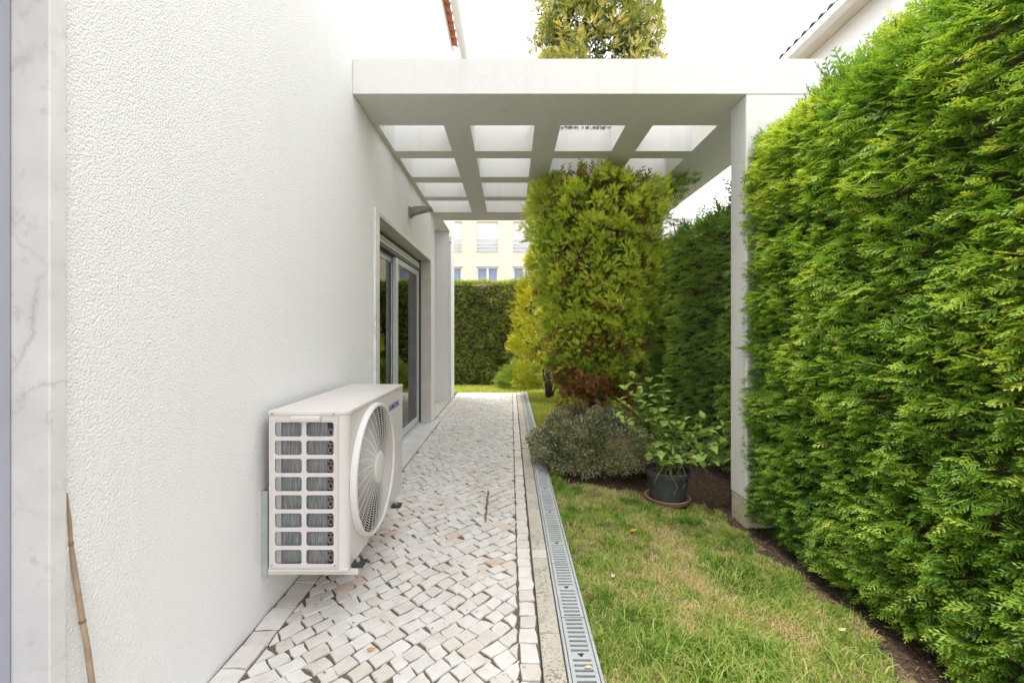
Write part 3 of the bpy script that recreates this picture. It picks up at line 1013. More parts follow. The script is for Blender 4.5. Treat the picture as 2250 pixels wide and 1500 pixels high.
# eave: tiles and gutter
roof = empty('roof', (0, 0, 0)); roof.parent = house; roof.location = (1.0, -3.0, 0)
G().prism([(-4.8, 7.45), (-0.99, 6.075), (-0.99, 6.12), (-4.8, 7.5)], 'y', -4.0, 7.74).build('roof_deck', M['soffit'], roof)


def barrel(y, x_eave, z_eave, dirx, slope, r=0.098, up=True):
    """half-round clay tile running down the slope to the eave"""
    n = 9
    g = G()
    vs = []
    L = 0.42
    for e in (0, 1):
        for rr in (r, r - 0.014):
            for i in range(n):
                a = math.pi * i / (n - 1)
                t = L * e
                x = x_eave + dirx * t * math.cos(slope)
                z = z_eave + t * math.sin(slope)
                vs.append((x, y + rr * math.cos(a), z + (rr * math.sin(a) if up else -rr * math.sin(a) * 0.7)))
    fs = []
    for i in range(n - 1):
        fs.append((i, i + 1, 2 * n + i + 1, 2 * n + i))
        fs.append((n + i + 1, n + i, 3 * n + i, 3 * n + i + 1))
        fs.append((i + 1, i, n + i, n + i + 1))
        fs.append((2 * n + i, 2 * n + i + 1, 3 * n + i + 1, 3 * n + i))
    return g.add(vs, fs)
for k in range(16):
    y = 4.44 + 0.2 * k
    barrel(y, -0.90, 6.06, -1, R(20), 0.099, False).build('roof_tile', M['terracotta'], roof, smooth=True)
prof = [(-0.895, 6.10), (-0.895, 6.03), (-0.875, 5.995), (-0.80, 5.985), (-0.765, 6.01), (-0.755, 6.10), (-0.763, 6.10), (-0.772, 6.018), (-0.803, 5.995), (-0.870, 6.003), (-0.887, 6.034), (-0.887, 6.10)]
G().prism(prof, 'y', -4.0, 7.92).build('gutter', M['gutter'], house)
G().tube([(-0.825, 7.86, 5.99), (-0.825, 7.86, 5.80), (-0.90, 7.84, 5.62), (-0.955, 7.80, 5.5), (-0.955, 7.80, 5.1)], 0.04, 12).build('rainwater_outlet', M['gutter'], house, smooth=True)

# ================================================================== pergola
perg = empty('pergola', (0.5, 2.77, 0), label='white concrete pergola slab with square openings beside the house', cat='pergola')
colx = [(-0.965, -0.489), (-0.296, 0.175), (0.366, 0.840), (1.040, 1.512)]
rowy = [(3.20, 3.655), (3.81, 4.27), (4.44, 4.90), (5.05, 5.54)]
xs = [WX + 0.003] + [v for c in colx for v in c] + [2.0]
ys = [2.77] + [v for c in rowy for v in c] + [5.95]
holes = {(2 * i + 1, 2 * j + 1) for i in range(4) for j in range(4)}
slab = grid_plate(xs, ys, holes, 2.655, 2.875).build('slab', M['smooth_render'], perg)
G().box(1.492, 1.998, 2.772, 2.972, 0.08, 2.654).build('post', M['smooth_render'], perg, 0.008)
G().box(1.492, 1.998, 5.748, 5.948, -0.25, 2.654).build('post', M['smooth_render'], perg, 0.008)
# worn, unpainted foot of the near post
G().box(1.494, 1.996, 2.774, 2.970, -0.25, 0.079).build('post_foot', M['post_foot'], perg, 0.012)

# ================================================================== wall lamp
lamp = empty('wall_lamp', (-0.99, 4.33, 2.33), label='grey outdoor lamp on the wall above the sliding door', cat='lamp')
ly, lz = 4.33, 2.335
G().prism([(WX + 0.001, lz - 0.062), (WX + 0.022, lz - 0.058), (WX + 0.022, lz + 0.04), (WX + 0.001, lz + 0.045)], 'y', ly - 0.05, ly + 0.05).build('wall_plate', M['lamp_grey'], lamp, 0.006)
pts = []
for k in range(9):
    t = k / 8
    pts.append((WX + 0.024 + 0.20 * t, lz - 0.045 + 0.055 * t ** 0.7))
top = [(p[0], lz + 0.034 + 0.012 * math.sin(k / 8 * 2.6)) for k, p in enumerate(pts)]
G().prism(pts + top[::-1], 'y', ly - 0.047, ly + 0.047).build('lamp_head', M['lamp_grey'], lamp, 0.007)
g = G().lathe([(0.0, -0.004), (0.036, -0.004), (0.04, 0.004), (0.0, 0.004)], (WX + 0.165, ly, lz + 0.004), 'z', 24)
g.build('lens', M['lamp_lens'], lamp, smooth=True)

# ================================================================== air conditioner
AX0, AX1, AY0, AY1, AZ0, AZ1 = -0.955, -0.645, 1.73, 2.61, 0.205, 0.835
ac = empty('air_conditioner', (-0.8, 2.17, AZ0), label='cream outdoor air conditioner unit hung on the white wall', cat='air conditioner')
CXS = -0.682                       # side panel ends here, a rounded corner follows


def round_holes(x0, x1, z0, z1, cols, rows, rad, y, thick):
    """side plate with rounded rectangular holes, one connected mesh"""
    g = G()
    xcut = [x0] + [(cols[i][1] + cols[i + 1][0]) / 2 for i in range(len(cols) - 1)] + [x1]
    zcut = [z0] + [(rows[i][1] + rows[i + 1][0]) / 2 for i in range(len(rows) - 1)] + [z1]
    for i, (a0, a1) in enumerate(cols):
        for j, (b0, b1) in enumerate(rows):
            X0, X1, Z0, Z1 = xcut[i], xcut[i + 1], zcut[j], zcut[j + 1]
            inn, out = [], []
            for cx, cz, ang, ox, oz in ((a1 - rad, b0 + rad, -90, X1, Z0), (a1 - rad, b1 - rad, 0, X1, Z1), (a0 + rad, b1 - rad, 90, X0, Z1), (a0 + rad, b0 + rad, 180, X0, Z0)):
                for k in range(5):
                    a = R(ang + 22.5 * k)
                    inn.append((cx + rad * math.cos(a), cz + rad * math.sin(a)))
                    if k == 2: out.append((ox, oz))
                    elif (k < 2) == (ang in (-90, 90)):
                        out.append((inn[-1][0], oz))
                    else:
                        out.append((ox, inn[-1][1]))
            n = len(inn)
            for yy in (y, y + thick):
                g.v += [(p[0], yy, p[1]) for p in inn] + [(p[0], yy, p[1]) for p in out]
            base = len(g.v) - 4 * n
            for k in range(n):
                k2 = (k + 1) % n
                g.f.append((base + n + k, base + n + k2, base + k2, base + k))
                g.f.append((base + 2 * n + k, base + 2 * n + k2, base + 3 * n + k2, base + 3 * n + k))
                g.f.append((base + k, base + k2, base + 2 * n + k2, base + 2 * n + k))
    return g

pxs = 1 / 2.884
def zx(u): return (500 + u * pxs - 1122) * AY0 / F_PX           # photograph crop -> metres on the side face
def zz(v): return CAM_Z - (780 + v * pxs - 727) * AY0 / F_PX
cols = [(zx(299), zx(470)), (zx(498), zx(672))]
rws = [(zz(b), zz(a)) for a, b in ((425, 515), (541, 632), (656, 747), (771, 862), (886, 977), (1001, 1092), (1117, 1208), (1232, 1323))][::-1]
gside = round_holes(AX0, CXS, AZ0 + 0.012, AZ1 - 0.014, cols, rws, 0.010, AY0, 0.004)
side = gside.build('side_panel', M['ac_white'], ac, merge=True)
# raised rim round the grid of openings
def rim(x0, x1, z0, z1, wd, y0, y1):
    return grid_plate([x0, x0 + wd, x1 - wd, x1], [z0, z0 + wd, z1 - wd, z1], {(1, 1)}, y0, y1, swap=lambda p: (p[0], p[2], p[1]))
rim(cols[0][0] - 0.016, cols[1][1] + 0.012, rws[0][0] - 0.012, rws[-1][1] + 0.012, 0.006, AY0 - 0.0022, AY0 - 0.0002).build('raised_rim', M['ac_white'], side, 0.0008)
# finned coil behind the openings, with return bends
coil_m, n_, b_, L_ = _mat('coil_fins')
wv = _noise(n_, 60, 4, 0.7, stretch=(9, 1, 0.25))
rp_ = _ramp(n_, [(0.3, (0.055, 0.062, 0.066)), (0.5, (0.17, 0.18, 0.185)), (0.72, (0.42, 0.43, 0.43))]); L_(wv.outputs['Fac'], rp_.inputs['Fac'])
L_(rp_.outputs['Color'], b_.inputs['Base Color']); b_.inputs['Metallic'].default_value = 0.3; b_.inputs['Roughness'].default_value = 0.55
G().box(AX0 + 0.045, cols[1][1] - 0.030, AY0 + 0.016, AY0 + 0.025, AZ0 + 0.02, AZ1 - 0.03).build('coil', coil_m, ac)
G().box(AX0 + 0.006, AX0 + 0.044, AY0 + 0.008, AY0 + 0.025, AZ0 + 0.02, AZ1 - 0.03).build('coil_end_plate', M['steel'], ac)
G().box(cols[1][1] - 0.0295, CXS - 0.002, AY0 + 0.020, AY0 + 0.026, AZ0 + 0.02, AZ1 - 0.03).build('dark_gap_sheet', M['dark_cavity'], ac)  # dark sheet added for the shaded gap beside the coil
bend_x = cols[1][1] - 0.016
zb = AZ0 + 0.05
k = 0
while zb < AZ1 - 0.06:
    pts = [(bend_x + 0.009 * math.cos(a), AY0 + 0.012, zb + 0.013 * math.sin(a)) for a in [i * math.pi / 6 for i in range(12)]]
    pts.append(pts[0])
    G().tube(pts, 0.004, 6, cap=False).build('return_bend', M['copper'], ac, smooth=True)
    zb += 0.0355
    k += 1
# rounded front corner
pr = [(CXS + 0.0015, AY0 + 0.0)]
for i in range(7):
    a = R(-90 + 15 * i)
    pr.append((AX1 - 0.034 + 0.034 * math.cos(a), AY0 + 0.034 + 0.034 * math.sin(a)))
inner = [(x - 0.003 if i else x, y + 0.004) for i, (x, y) in enumerate(pr)]
inner[0] = (pr[0][0], pr[0][1] + 0.004); inner[-1] = (pr[-1][0] - 0.004, pr[-1][1])
G().prism(pr + inner[::-1], 'z', AZ0 + 0.010, AZ1 - 0.014).build('corner_panel', M['ac_white'], ac, smooth=True)
# front panel with the round fan opening
FC = (2.050, 0.520); FR = 0.287
fy0, fy1, fz0, fz1 = AY0 + 0.0355, AY1, AZ0 + 0.010, AZ1 - 0.014
angs = sorted(set([2 * math.pi * k / 64 for k in range(64)] + [math.atan2(b - FC[1], a - FC[0]) % (2 * math.pi) for a in (fy0, fy1) for b in (fz0, fz1)]))
g = G()
inn, out = [], []
for a in angs:
    c, s = math.cos(a), math.sin(a)
    inn.append((FC[0] + FR * c, FC[1] + FR * s))
    t = min([(lim - o) / d for lim, o, d in ((fy0, FC[0], c), (fy1, FC[0], c), (fz0, FC[1], s), (fz1, FC[1], s)) if abs(d) > 1e-9 and (lim - o) / d > 0])
    out.append((FC[0] + t * c, FC[1] + t * s))
n = len(angs)
for xx in (AX1, AX1 - 0.004):
    g.v += [(xx, p[0], p[1]) for p in inn] + [(xx, p[0], p[1]) for p in out]
for k in range(n):
    k2 = (k + 1) % n
    g.f += [(k, k2, n + k2, n + k), (2 * n + k2, 2 * n + k, 3 * n + k, 3 * n + k2), (k2, k, 2 * n + k, 2 * n + k2), (n + k, n + k2, 3 * n + k2, 3 * n + k)]
g.build('front_panel', M['ac_white'], ac)
# pressed lines on the right part of the front
for zq in (0.36, 0.52):
    G().box(AX1, AX1 + 0.0022, 2.36, 2.595, zq, zq + 0.008).build('pressed_rib', M['ac_white'], ac, 0.001)
G().box(AX0, AX1 - 0.006, AY1 - 0.004, AY1, fz0, fz1).build('far_side_panel', M['ac_white'], ac)
G().box(AX0 + 0.0045, AX0 + 0.012, AY0 + 0.075, AY1 - 0.005, fz0, fz1).build('back_coil', M['dark_cavity'], ac)
G().box(AX0 - 0.003, AX1 + 0.001, AY0 - 0.002, AY1 + 0.002, AZ0, AZ0 + 0.010).build('base_pan', M['ac_white'], ac, 0.003)
# lid with turned-down edge
lid = G().prism([(AX0 - 0.004, AY0 - 0.004), (CXS, AY0 - 0.004), (AX1 - 0.030 + 0.034 * 0.5, AY0 + 0.004), (AX1 + 0.004, AY0 + 0.030), (AX1 + 0.004, AY1 + 0.004), (AX0 - 0.004, AY1 + 0.004)], 'z', AZ1 - 0.014, AZ1 + 0.004).build('lid', M['ac_white'], ac, 0.004, 3, smooth=True)
for px, py in ((AX0 + 0.015, 0), (CXS - 0.015, 0)):
    G().lathe([(0.0, -0.003), (0.0045, -0.003), (0.005, 0.0), (0.0, 0.0)], (px, AY0 - 0.0042, AZ1 - 0.006), 'y', 12).build('screw', M['steel'], lid)
for py in (1.95, 2.2, 2.45):
    G().lathe([(0.0, 0.003), (0.0045, 0.003), (0.005, 0.0), (0.0, 0.0)], (AX1 + 0.0042, py, AZ1 - 0.006), 'x', 12).build('screw', M['steel'], lid)
for px in (AX0 + 0.012, CXS - 0.012):
    G().lathe([(0.0, -0.003), (0.004, -0.003), (0.0045, 0.0), (0.0, 0.0)], (px, AY0, AZ0 + 0.024), 'y', 10).build('screw', M['steel'], side)
# grip on the side panel
G().prism([(AY0 - 0.026, AZ1 - 0.020), (AY0 - 0.024, AZ1 - 0.012), (AY0 - 0.001, AZ1 - 0.014), (AY0 - 0.001, AZ1 - 0.034), (AY0 - 0.022, AZ1 - 0.036)], 'x', zx(413), zx(598)).build('grip', M['ac_plastic'], ac, 0.003, 2, smooth=True)
# fan chamber, fan, guard
G().lathe([(FR + 0.006, -0.005), (FR + 0.006, -0.14), (0.0, -0.14)], (AX1, FC[0], FC[1]), 'x', 48).build('fan_chamber', M['dark_cavity'], ac, smooth=True)
fan = empty('fan', (0, 0, 0)); fan.parent = ac; fan.location = -ac.location
G().lathe([(0.0, -0.03), (0.055, -0.03), (0.068, -0.045), (0.068, -0.10), (0.0, -0.10)], (AX1, FC[0], FC[1]), 'x', 32).build('hub', M['fan_grey'], fan, smooth=True)
for kb in range(3):
    g = G(); vs = []; fs = []
    for i in range(7):
        r_ = 0.06 + (FR - 0.075) * i / 6
        for j in range(6):
            a = kb * 2 * math.pi / 3 + (j / 5 - 0.5) * 1.5 + 0.35 * i / 6
            vs.append((AX1 - 0.05 - 0.06 * (j / 5), FC[0] + r_ * math.cos(a), FC[1] + r_ * math.sin(a)))
    for i in range(6):
        for j in range(5):
            fs.append((i * 6 + j, i * 6 + j + 1, (i + 1) * 6 + j + 1, (i + 1) * 6 + j))
    o = g.add(vs, fs).build('blade', M['fan_grey'], fan, smooth=True)
    md = o.modifiers.new('thick', 'SOLIDIFY'); md.thickness = 0.004
guard = empty('fan_guard', (0, 0, 0)); guard.parent = ac; guard.location = -ac.location
def dome(r): return AX1 + 0.013 + 0.022 * (1 - (r / 0.30) ** 2)
G().lathe([(FR - 0.008, 0.004), (FR - 0.007, 0.022), (FR - 0.002, 0.027), (FR + 0.006, 0.024), (FR + 0.010, 0.012), (FR + 0.011, 0.001), (FR + 0.002, 0.001)], (AX1, FC[0], FC[1]), 'x', 72, closed=True).build('guard_frame', M['ac_plastic'], guard, smooth=True)
nr = 21
for k in range(nr):
    r_ = 0.080 + (FR - 0.088) * k / (nr - 1)
    pts = [(dome(r_), FC[0] + r_ * math.cos(2 * math.pi * i / 56), FC[1] + r_ * math.sin(2 * math.pi * i / 56)) for i in range(57)]
    G().tube(pts, 0.0015, 4, cap=False).build('guard_ring', M['ac_plastic'], guard)
for k in range(30):
    a = 2 * math.pi * k / 30
    tw = 0.28
    pts = [(dome(r_) - 0.0015, FC[0] + r_ * math.cos(a + tw * (r_ - 0.06) / 0.22), FC[1] + r_ * math.sin(a + tw * (r_ - 0.06) / 0.22)) for r_ in (0.066, 0.12, 0.175, 0.23, FR - 0.002)]
    G().tube(pts, 0.0016, 4, cap=False).build('guard_spoke', M['ac_plastic'], guard)
G().lathe([(0.0, 0.040), (0.055, 0.039), (0.070, 0.035), (0.074, 0.028), (0.0, 0.026)], (AX1, FC[0], FC[1]), 'x', 40).build('guard_cap', M['ac_plastic'], guard, smooth=True)
# maker's lettering
fc = bpy.data.curves.new('lettering', 'FONT')
fc.body = 'SAMSUNG'
fc.size = 0.050; fc.extrude = 0.0004; fc.offset = 0.0011; fc.align_x = 'CENTER'; fc.align_y = 'CENTER'; fc.space_character = 1.04
tmp = bpy.data.objects.new('lettering_tmp', fc)
COL.objects.link(tmp)
bpy.context.view_layer.update()
me = bpy.data.meshes.new_from_object(tmp.evaluated_get(bpy.context.evaluated_depsgraph_get()))
bpy.data.objects.remove(tmp)
wdt = max(v.co.x for v in me.vertices) - min(v.co.x for v in me.vertices)
me.transform(Matrix.Scale(0.205 / wdt, 4))
me.transform(Matrix(((0, 0, 1, AX1 + 0.0008), (1, 0, 0, 2.425), (0, 1, 0, 0.742), (0, 0, 0, 1))))
me.materials.clear()
link('lettering', me, M['logo_blue'], ac, kind='stuff')

# wall brackets carry the unit
for yb, lab in ((1.775, 'near grey wall bracket under the air conditioner, behind its louvred side'), (2.365, 'far grey wall bracket under the air conditioner, beyond the fan')):
    br = empty('wall_bracket', (-0.99, yb, 0.19), label=lab, cat='bracket', group='brackets under the air conditioner')
    G().prism([(WX + 0.001, yb - 0.020), (WX + 0.026, yb - 0.020), (WX + 0.026, yb - 0.016), (WX + 0.005, yb - 0.016), (WX + 0.005, yb + 0.016), (WX + 0.026, yb + 0.016), (WX + 0.026, yb + 0.020), (WX + 0.001, yb + 0.020)], 'z', 0.168, 0.515).build('upright', M['bracket'], br)
    G().box(WX + 0.0265, -0.612, yb - 0.020, yb + 0.020, 0.178, 0.2045).build('arm', M['bracket_arm'], br, 0.003)
    ft = G().box(-0.640, -0.592, yb - 0.021, yb + 0.024, 0.2055, 0.222).build('rubber_foot', M['rubber'], br, 0.004)
    G().lathe([(0.0, 0.012), (0.008, 0.011), (0.0085, 0.0), (0.0, 0.0)], (-0.618, yb, 0.222), 'z', 6).build('bolt', M['steel'], ft)

# ================================================================== neighbour house on the right
nb = empty('neighbour_house', (6.0, 6.0, 0), label='white neighbouring house behind the tall hedge with tiled eave', cat='house')
G().box(5.35, 10.5, -4.0, 9.6, -0.2, 6.05).build('wall', M['far_render'], nb)
nroof = empty('roof', (0, 0, 0)); nroof.parent = nb; nroof.location = -nb.location
G().prism([(5.10, 6.056), (5.10, 6.10), (8.0, 7.35), (10.9, 6.10), (10.9, 6.056)], 'y', -4.2, 9.75).build('roof_deck', M['soffit'], nroof)
prof = [(5.098, 6.115), (5.098, 6.03), (5.075, 5.995), (4.98, 5.985), (4.93, 6.01), (4.92, 6.115), (4.932, 6.115), (4.942, 6.02), (4.985, 5.998), (5.07, 6.005), (5.088, 6.034), (5.088, 6.115)]
G().prism(prof, 'y', -4.0, 9.7).build('gutter', M['gutter'], nb)
for k in range(22):
    barrel(5.15 + 0.205 * k, 4.950, 6.135, 1, R(23), 0.085, True).build('roof_tile', M['old_tile'], nroof, smooth=True)

# white garage building farther off, over the side hedge
gb = empty('white_outbuilding', (6.2, 14, 0), label='small flat white building seen over the side hedge', cat='building')
G().box(4.95, 9.0, 14.0, 19.0, -0.2, 4.72).build('wall', M['far_render'], gb)
G().box(4.90, 9.05, 13.95, 19.05, 4.722, 4.80).build('parapet', M['gutter'], gb, 0.01)

# ================================================================== apartment building at the back
apt = empty('apartment_building', (0, 24, 0), label='cream apartment building with shuttered windows beyond the back hedge', cat='building')
BY = 24.0
K = BY / F_PX
def bxp(x): return (x - 1122) * K
def bzp(y): return CAM_Z + (727 - y) * K
wins = []
for ci in range(-4, 4):
    xa = bxp(1047) + ci * (bxp(1127) - bxp(1047)) + (1.2 if ci > 1 else 0) - (1.2 if ci < -1 else 0)
    wins.append((xa, xa + 1.2))
xs = [-12.0] + [v for a in wins for v in a] + [7.4]
lv = [(0.8, 2.3), (bzp(640), bzp(586)), (bzp(555), bzp(487)), (bzp(555) + 2.75, bzp(487) + 2.75)]
zs = [-0.2] + [v for a in lv for v in a] + [12.4]
xs_ok = all(xs[i] < xs[i + 1] for i in range(len(xs) - 1))
holes = {(2 * i + 1, 2 * j + 1) for i in range(len(wins)) for j in range(len(lv))}
grid_plate(xs, zs, holes, BY, BY + 0.25, swap=lambda p: (p[0], p[2], p[1])).build('wall', M['cream_wall'], apt)
G().box(-12, 7.4, BY + 0.26, BY + 9, -0.2, 12.38).build('inner_mass', M['room'], apt)
G().box(-12.2, 7.6, BY - 0.25, BY + 9.2, 12.401, 12.6).build('roof_slab', M['gutter'], apt)
G().box(-11.98, 8.98, BY - 0.02, BY - 0.001, bzp(572), bzp(566)).build('string_course', M['cream_wall'], apt) if False else None
for i, (a, b) in enumerate(wins):
    for j, (z0, z1) in enumerate(lv):
        if not (a > -4.5 and a < 5.5 and j in (1, 2)): 
            G().box(a, b, BY + 0.12, BY + 0.16, z0, z1).build('window', M['pvc'], apt)
            continue
        if j == 2:
            wdw = G().box(a, b, BY + 0.12, BY + 0.16, z0, z1).build('window', M['pvc'], apt)
            for s in range(14):
                zz0 = z0 + (z1 - z0) * 0.02 + s * (z1 - z0) * 0.96 / 14
                G().box(a + 0.02, b - 0.02, BY + 0.105, BY + 0.119, zz0, zz0 + (z1 - z0) * 0.96 / 14 - 0.012).build('shutter_slat', M['pvc'], wdw)
            for zr in (z0 + 0.06, z0 + 0.26, z0 + 0.46, z0 + 0.68):
                G().box(a - 0.02, b + 0.02, BY - 0.06, BY - 0.02, zr, zr + 0.05).build('railing_bar', M['steel'], wdw)
            for xr in (a - 0.02, b - 0.02):
                G().box(xr, xr + 0.04, BY - 0.019, BY - 0.001, z0 + 0.05, z0 + 0.74).build('railing_post', M['gutter'], wdw)
        else:
            gx = grid_plate([a, a + 0.09, (a + b) / 2 - 0.06, (a + b) / 2 + 0.06, b - 0.09, b], [z0, z0 + 0.09, z1 - 0.09, z1], {(1, 1), (3, 1)}, BY + 0.10, BY + 0.16, swap=lambda p: (p[0], p[2], p[1]))
            wdw = gx.build('window', M['pvc'], apt)
            for p0, p1 in ((a + 0.09, (a + b) / 2 - 0.06), ((a + b) / 2 + 0.06, b - 0.09)):
                G().box(p0, p1, BY + 0.17, BY + 0.18, z0 + 0.09, z1 - 0.09).build('window_pane', M['blue_curtain'], wdw)
            G().box(a - 0.06, b + 0.06, BY - 0.06, BY + 0.099, z1 + 0.001, z1 + 0.05).build('lintel', M['soffit'], wdw)

# ================================================================== hedges
FR_NEAR = [frond(9, 2, s, 34 + s, 0.36 + 0.02 * s, 0.16, 1.25) for s in range(8)]
FR_MID = [frond(8, 2, 20 + s, 42, 0.50, 0.14, 1.3) for s in range(5)]
FR_FAR = [frond(5, 1, 40 + s, 42, 0.55, 0.12, 1.8) for s in range(4)]
FR_CLUMP = [frond(7, 1, 60 + s, 33, 0.50, 0.05, 1.7) for s in range(6)]


def hedge_face(n, axis_n, u0, u1, z0, z1, plane, protos, size, depth, rng, clump=5.0, round_top=0.30, bias=(0, 0, 0), tint0=0.35, amp=0.10):
    """sprays over a clipped hedge face and its top. axis_n: outward direction ('-x' or '-y'); u runs along the face"""
    u = rng.uniform(u0, u1, n)
    z = z0 + (z1 - z0) * rng.uniform(0, 1, n)
    q = np.stack([u, z, np.zeros(n)], 1)
    lump = 0.65 * vnoise(q, clump, 31) + 0.35 * vnoise(q, clump * 2.6, 32)
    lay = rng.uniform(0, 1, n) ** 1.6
    inset = lay * depth + (0.5 - lump) * amp * 2
    over = np.clip((z - (z1 - round_top)) / round_top, 0, 1)
    inset = inset + 0.55 * round_top * over ** 3
    under = np.clip(((z0 + 0.3) - z) / 0.3, 0, 1)
    inset = inset + 0.04 * under ** 2
    out = np.array({'-x': (-1, 0, 0), '-y': (0, -1, 0)}[axis_n], float)
    along = np.array({'-x': (0, 1, 0), '-y': (1, 0, 0)}[axis_n], float)
    up = np.array((0, 0, 1.0))
    c = plane
    P = along * u[:, None] + up * z[:, None] + out * (-inset)[:, None] + (-out) * 0 + np.abs(out) * c
    D = out * 1.0 + along * rng.normal(bias[0], 0.55, n)[:, None] + up * (rng.normal(bias[2], 0.38, n) + 0.9 * over)[:, None]
    U = up + rng.normal(0, 0.55, (n, 3))
    S = size * rng.uniform(0.65, 1.3, n)
    P = P - D / np.linalg.norm(D, axis=1, keepdims=True) * (S * 0.6)[:, None]
    big = vnoise(q, 1.6, 33)
    tint = tint0 + 0.55 * (lump - 0.5) + 0.45 * (big - 0.5) - 0.22 * lay + rng.normal(0, 0.15, n)  # deeper and recessed sprays get a darker tint
    return P, D, U, S, tint


def hedge_top(n, x0, x1, y0, y1, z, protos, size, rng, tint0=0.5):
    P = np.stack([rng.uniform(x0, x1, n), rng.uniform(y0, y1, n), np.full(n, z)], 1)
    lump = vnoise(P, 5, 35)
    P[:, 2] += (lump - 0.5) * 0.10 - rng.uniform(0, 0.08, n)
    D = np.stack([rng.normal(-0.3, 0.6, n), rng.normal(0, 0.6, n), np.abs(rng.normal(1.0, 0.4, n))], 1)
    U = rng.normal(0, 1, (n, 3))
    S = size * rng.uniform(0.6, 1.25, n)
    P = P - D / np.linalg.norm(D, axis=1, keepdims=True) * (S * 0.5)[:, None]
    return P, D, U, S, tint0 + 0.4 * (lump - 0.5) + rng.normal(0, 0.12, n)


rng = np.random.default_rng(101)
hedge = empty('cypress_hedge', (1.9, 1.0, -0.1), label='tall bright green clipped cypress hedge nearest the camera', cat='hedge')
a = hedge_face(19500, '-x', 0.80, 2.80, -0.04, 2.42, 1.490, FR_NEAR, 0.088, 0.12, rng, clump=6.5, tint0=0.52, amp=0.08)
# brighter light on the upper hedge put into the tint, darker low down
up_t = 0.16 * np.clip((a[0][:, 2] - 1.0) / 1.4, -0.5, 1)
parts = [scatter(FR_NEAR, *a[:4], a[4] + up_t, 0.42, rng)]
t_ = hedge_top(1900, 1.56, 1.9, 0.80, 2.78, 2.42, FR_NEAR, 0.10, rng, 0.6)
parts.append(scatter(FR_NEAR, *t_, 0.4, rng))
# the far end that wraps round the pergola post
n = 1100
z = rng.uniform(0.05, 2.36, n); xx = rng.uniform(1.52, 2.1, n)
P = np.stack([xx, 2.74 + rng.normal(0, 0.02, n) * 1.0, z], 1)
D = np.stack([rng.normal(-0.7, 0.4, n), rng.normal(0.15, 0.35, n), rng.normal(0.15, 0.4, n)], 1)
parts.append(scatter(FR_NEAR, P, D, np.array((0, 0, 1.)) + rng.normal(0, 0.5, (n, 3)), 0.10 * rng.uniform(0.7, 1.2, n), 0.45 + rng.normal(0, 0.12, n), 0.4, rng))
# a few untrimmed shoots standing above the top edge
n = 26
yy = rng.uniform(1.2, 2.75, n)
P = np.stack([rng.uniform(1.58, 1.75, n), yy, np.full(n, 2.36)], 1)
D = np.stack([rng.normal(-0.35, 0.25, n), rng.normal(0.1, 0.2, n), np.full(n, 1.0)], 1)
parts.append(scatter(FR_NEAR, P, D, rng.normal(0, 1, (n, 3)), rng.uniform(0.10, 0.19, n), rng.uniform(0.1, 0.35, n), 0.2, rng))
V, T, C = join(parts)
np_mesh('foliage', V, T, C, M['hedge'], hedge, kind='stuff')
# solid twig-brown hull added inside the hedge to darken gaps and block see-through
def core(name, x0, x1, y0, y1, z0, z1, parent, mat, step=0.10, amp=0.05):
    g = G()
    nx = max(2, int((x1 - x0) / step)); ny = max(2, int((y1 - y0) / step)); nz = max(2, int((z1 - z0) / step))
    bm = bmesh.new()
    def face_grid(f, na, nb_):
        vid = [[bm.verts.new(f(i / na, j / nb_)) for j in range(nb_ + 1)] for i in range(na + 1)]
        for i in range(na):
            for j in range(nb_):
                bm.faces.new((vid[i][j], vid[i + 1][j], vid[i + 1][j + 1], vid[i][j + 1]))
    lx, ly, lz = x1 - x0, y1 - y0, z1 - z0
    face_grid(lambda a, b: (x0, y0 + a * ly, z0 + b * lz), ny, nz)
    face_grid(lambda a, b: (x1, y0 + a * ly, z0 + b * lz), ny, nz)
    face_grid(lambda a, b: (x0 + a * lx, y0, z0 + b * lz), nx, nz)
    face_grid(lambda a, b: (x0 + a * lx, y1, z0 + b * lz), nx, nz)
    face_grid(lambda a, b: (x0 + a * lx, y0 + b * ly, z0), nx, ny)
    face_grid(lambda a, b: (x0 + a * lx, y0 + b * ly, z1), nx, ny)
    bmesh.ops.remove_doubles(bm, verts=bm.verts, dist=1e-4)
    co = np.array([v.co for v in bm.verts])
    d = np.stack([vnoise(co, 7, 51), vnoise(co, 7, 52), vnoise(co, 7, 53)], 1) - 0.5
    for v, dd in zip(bm.verts, d): v.co += Vector(dd * 2 * amp)
    bmesh.ops.recalc_face_normals(bm, faces=bm.faces)
    me = bpy.data.meshes.new(name); bm.to_mesh(me); bm.free()
    return link(name, me, mat, parent)
core('dark_core_hull', 1.69, 2.10, 0.55, 2.70, 0.06, 2.26, hedge, M['twig'])
for k in range(7):
    yk = 0.7 + k * 0.33
    G().tube([(1.86 + 0.03 * math.sin(k), yk, -0.16), (1.86, yk + 0.02, 0.10)], [0.032, 0.026], 8).build('trunk', M['bark'], hedge, smooth=True)

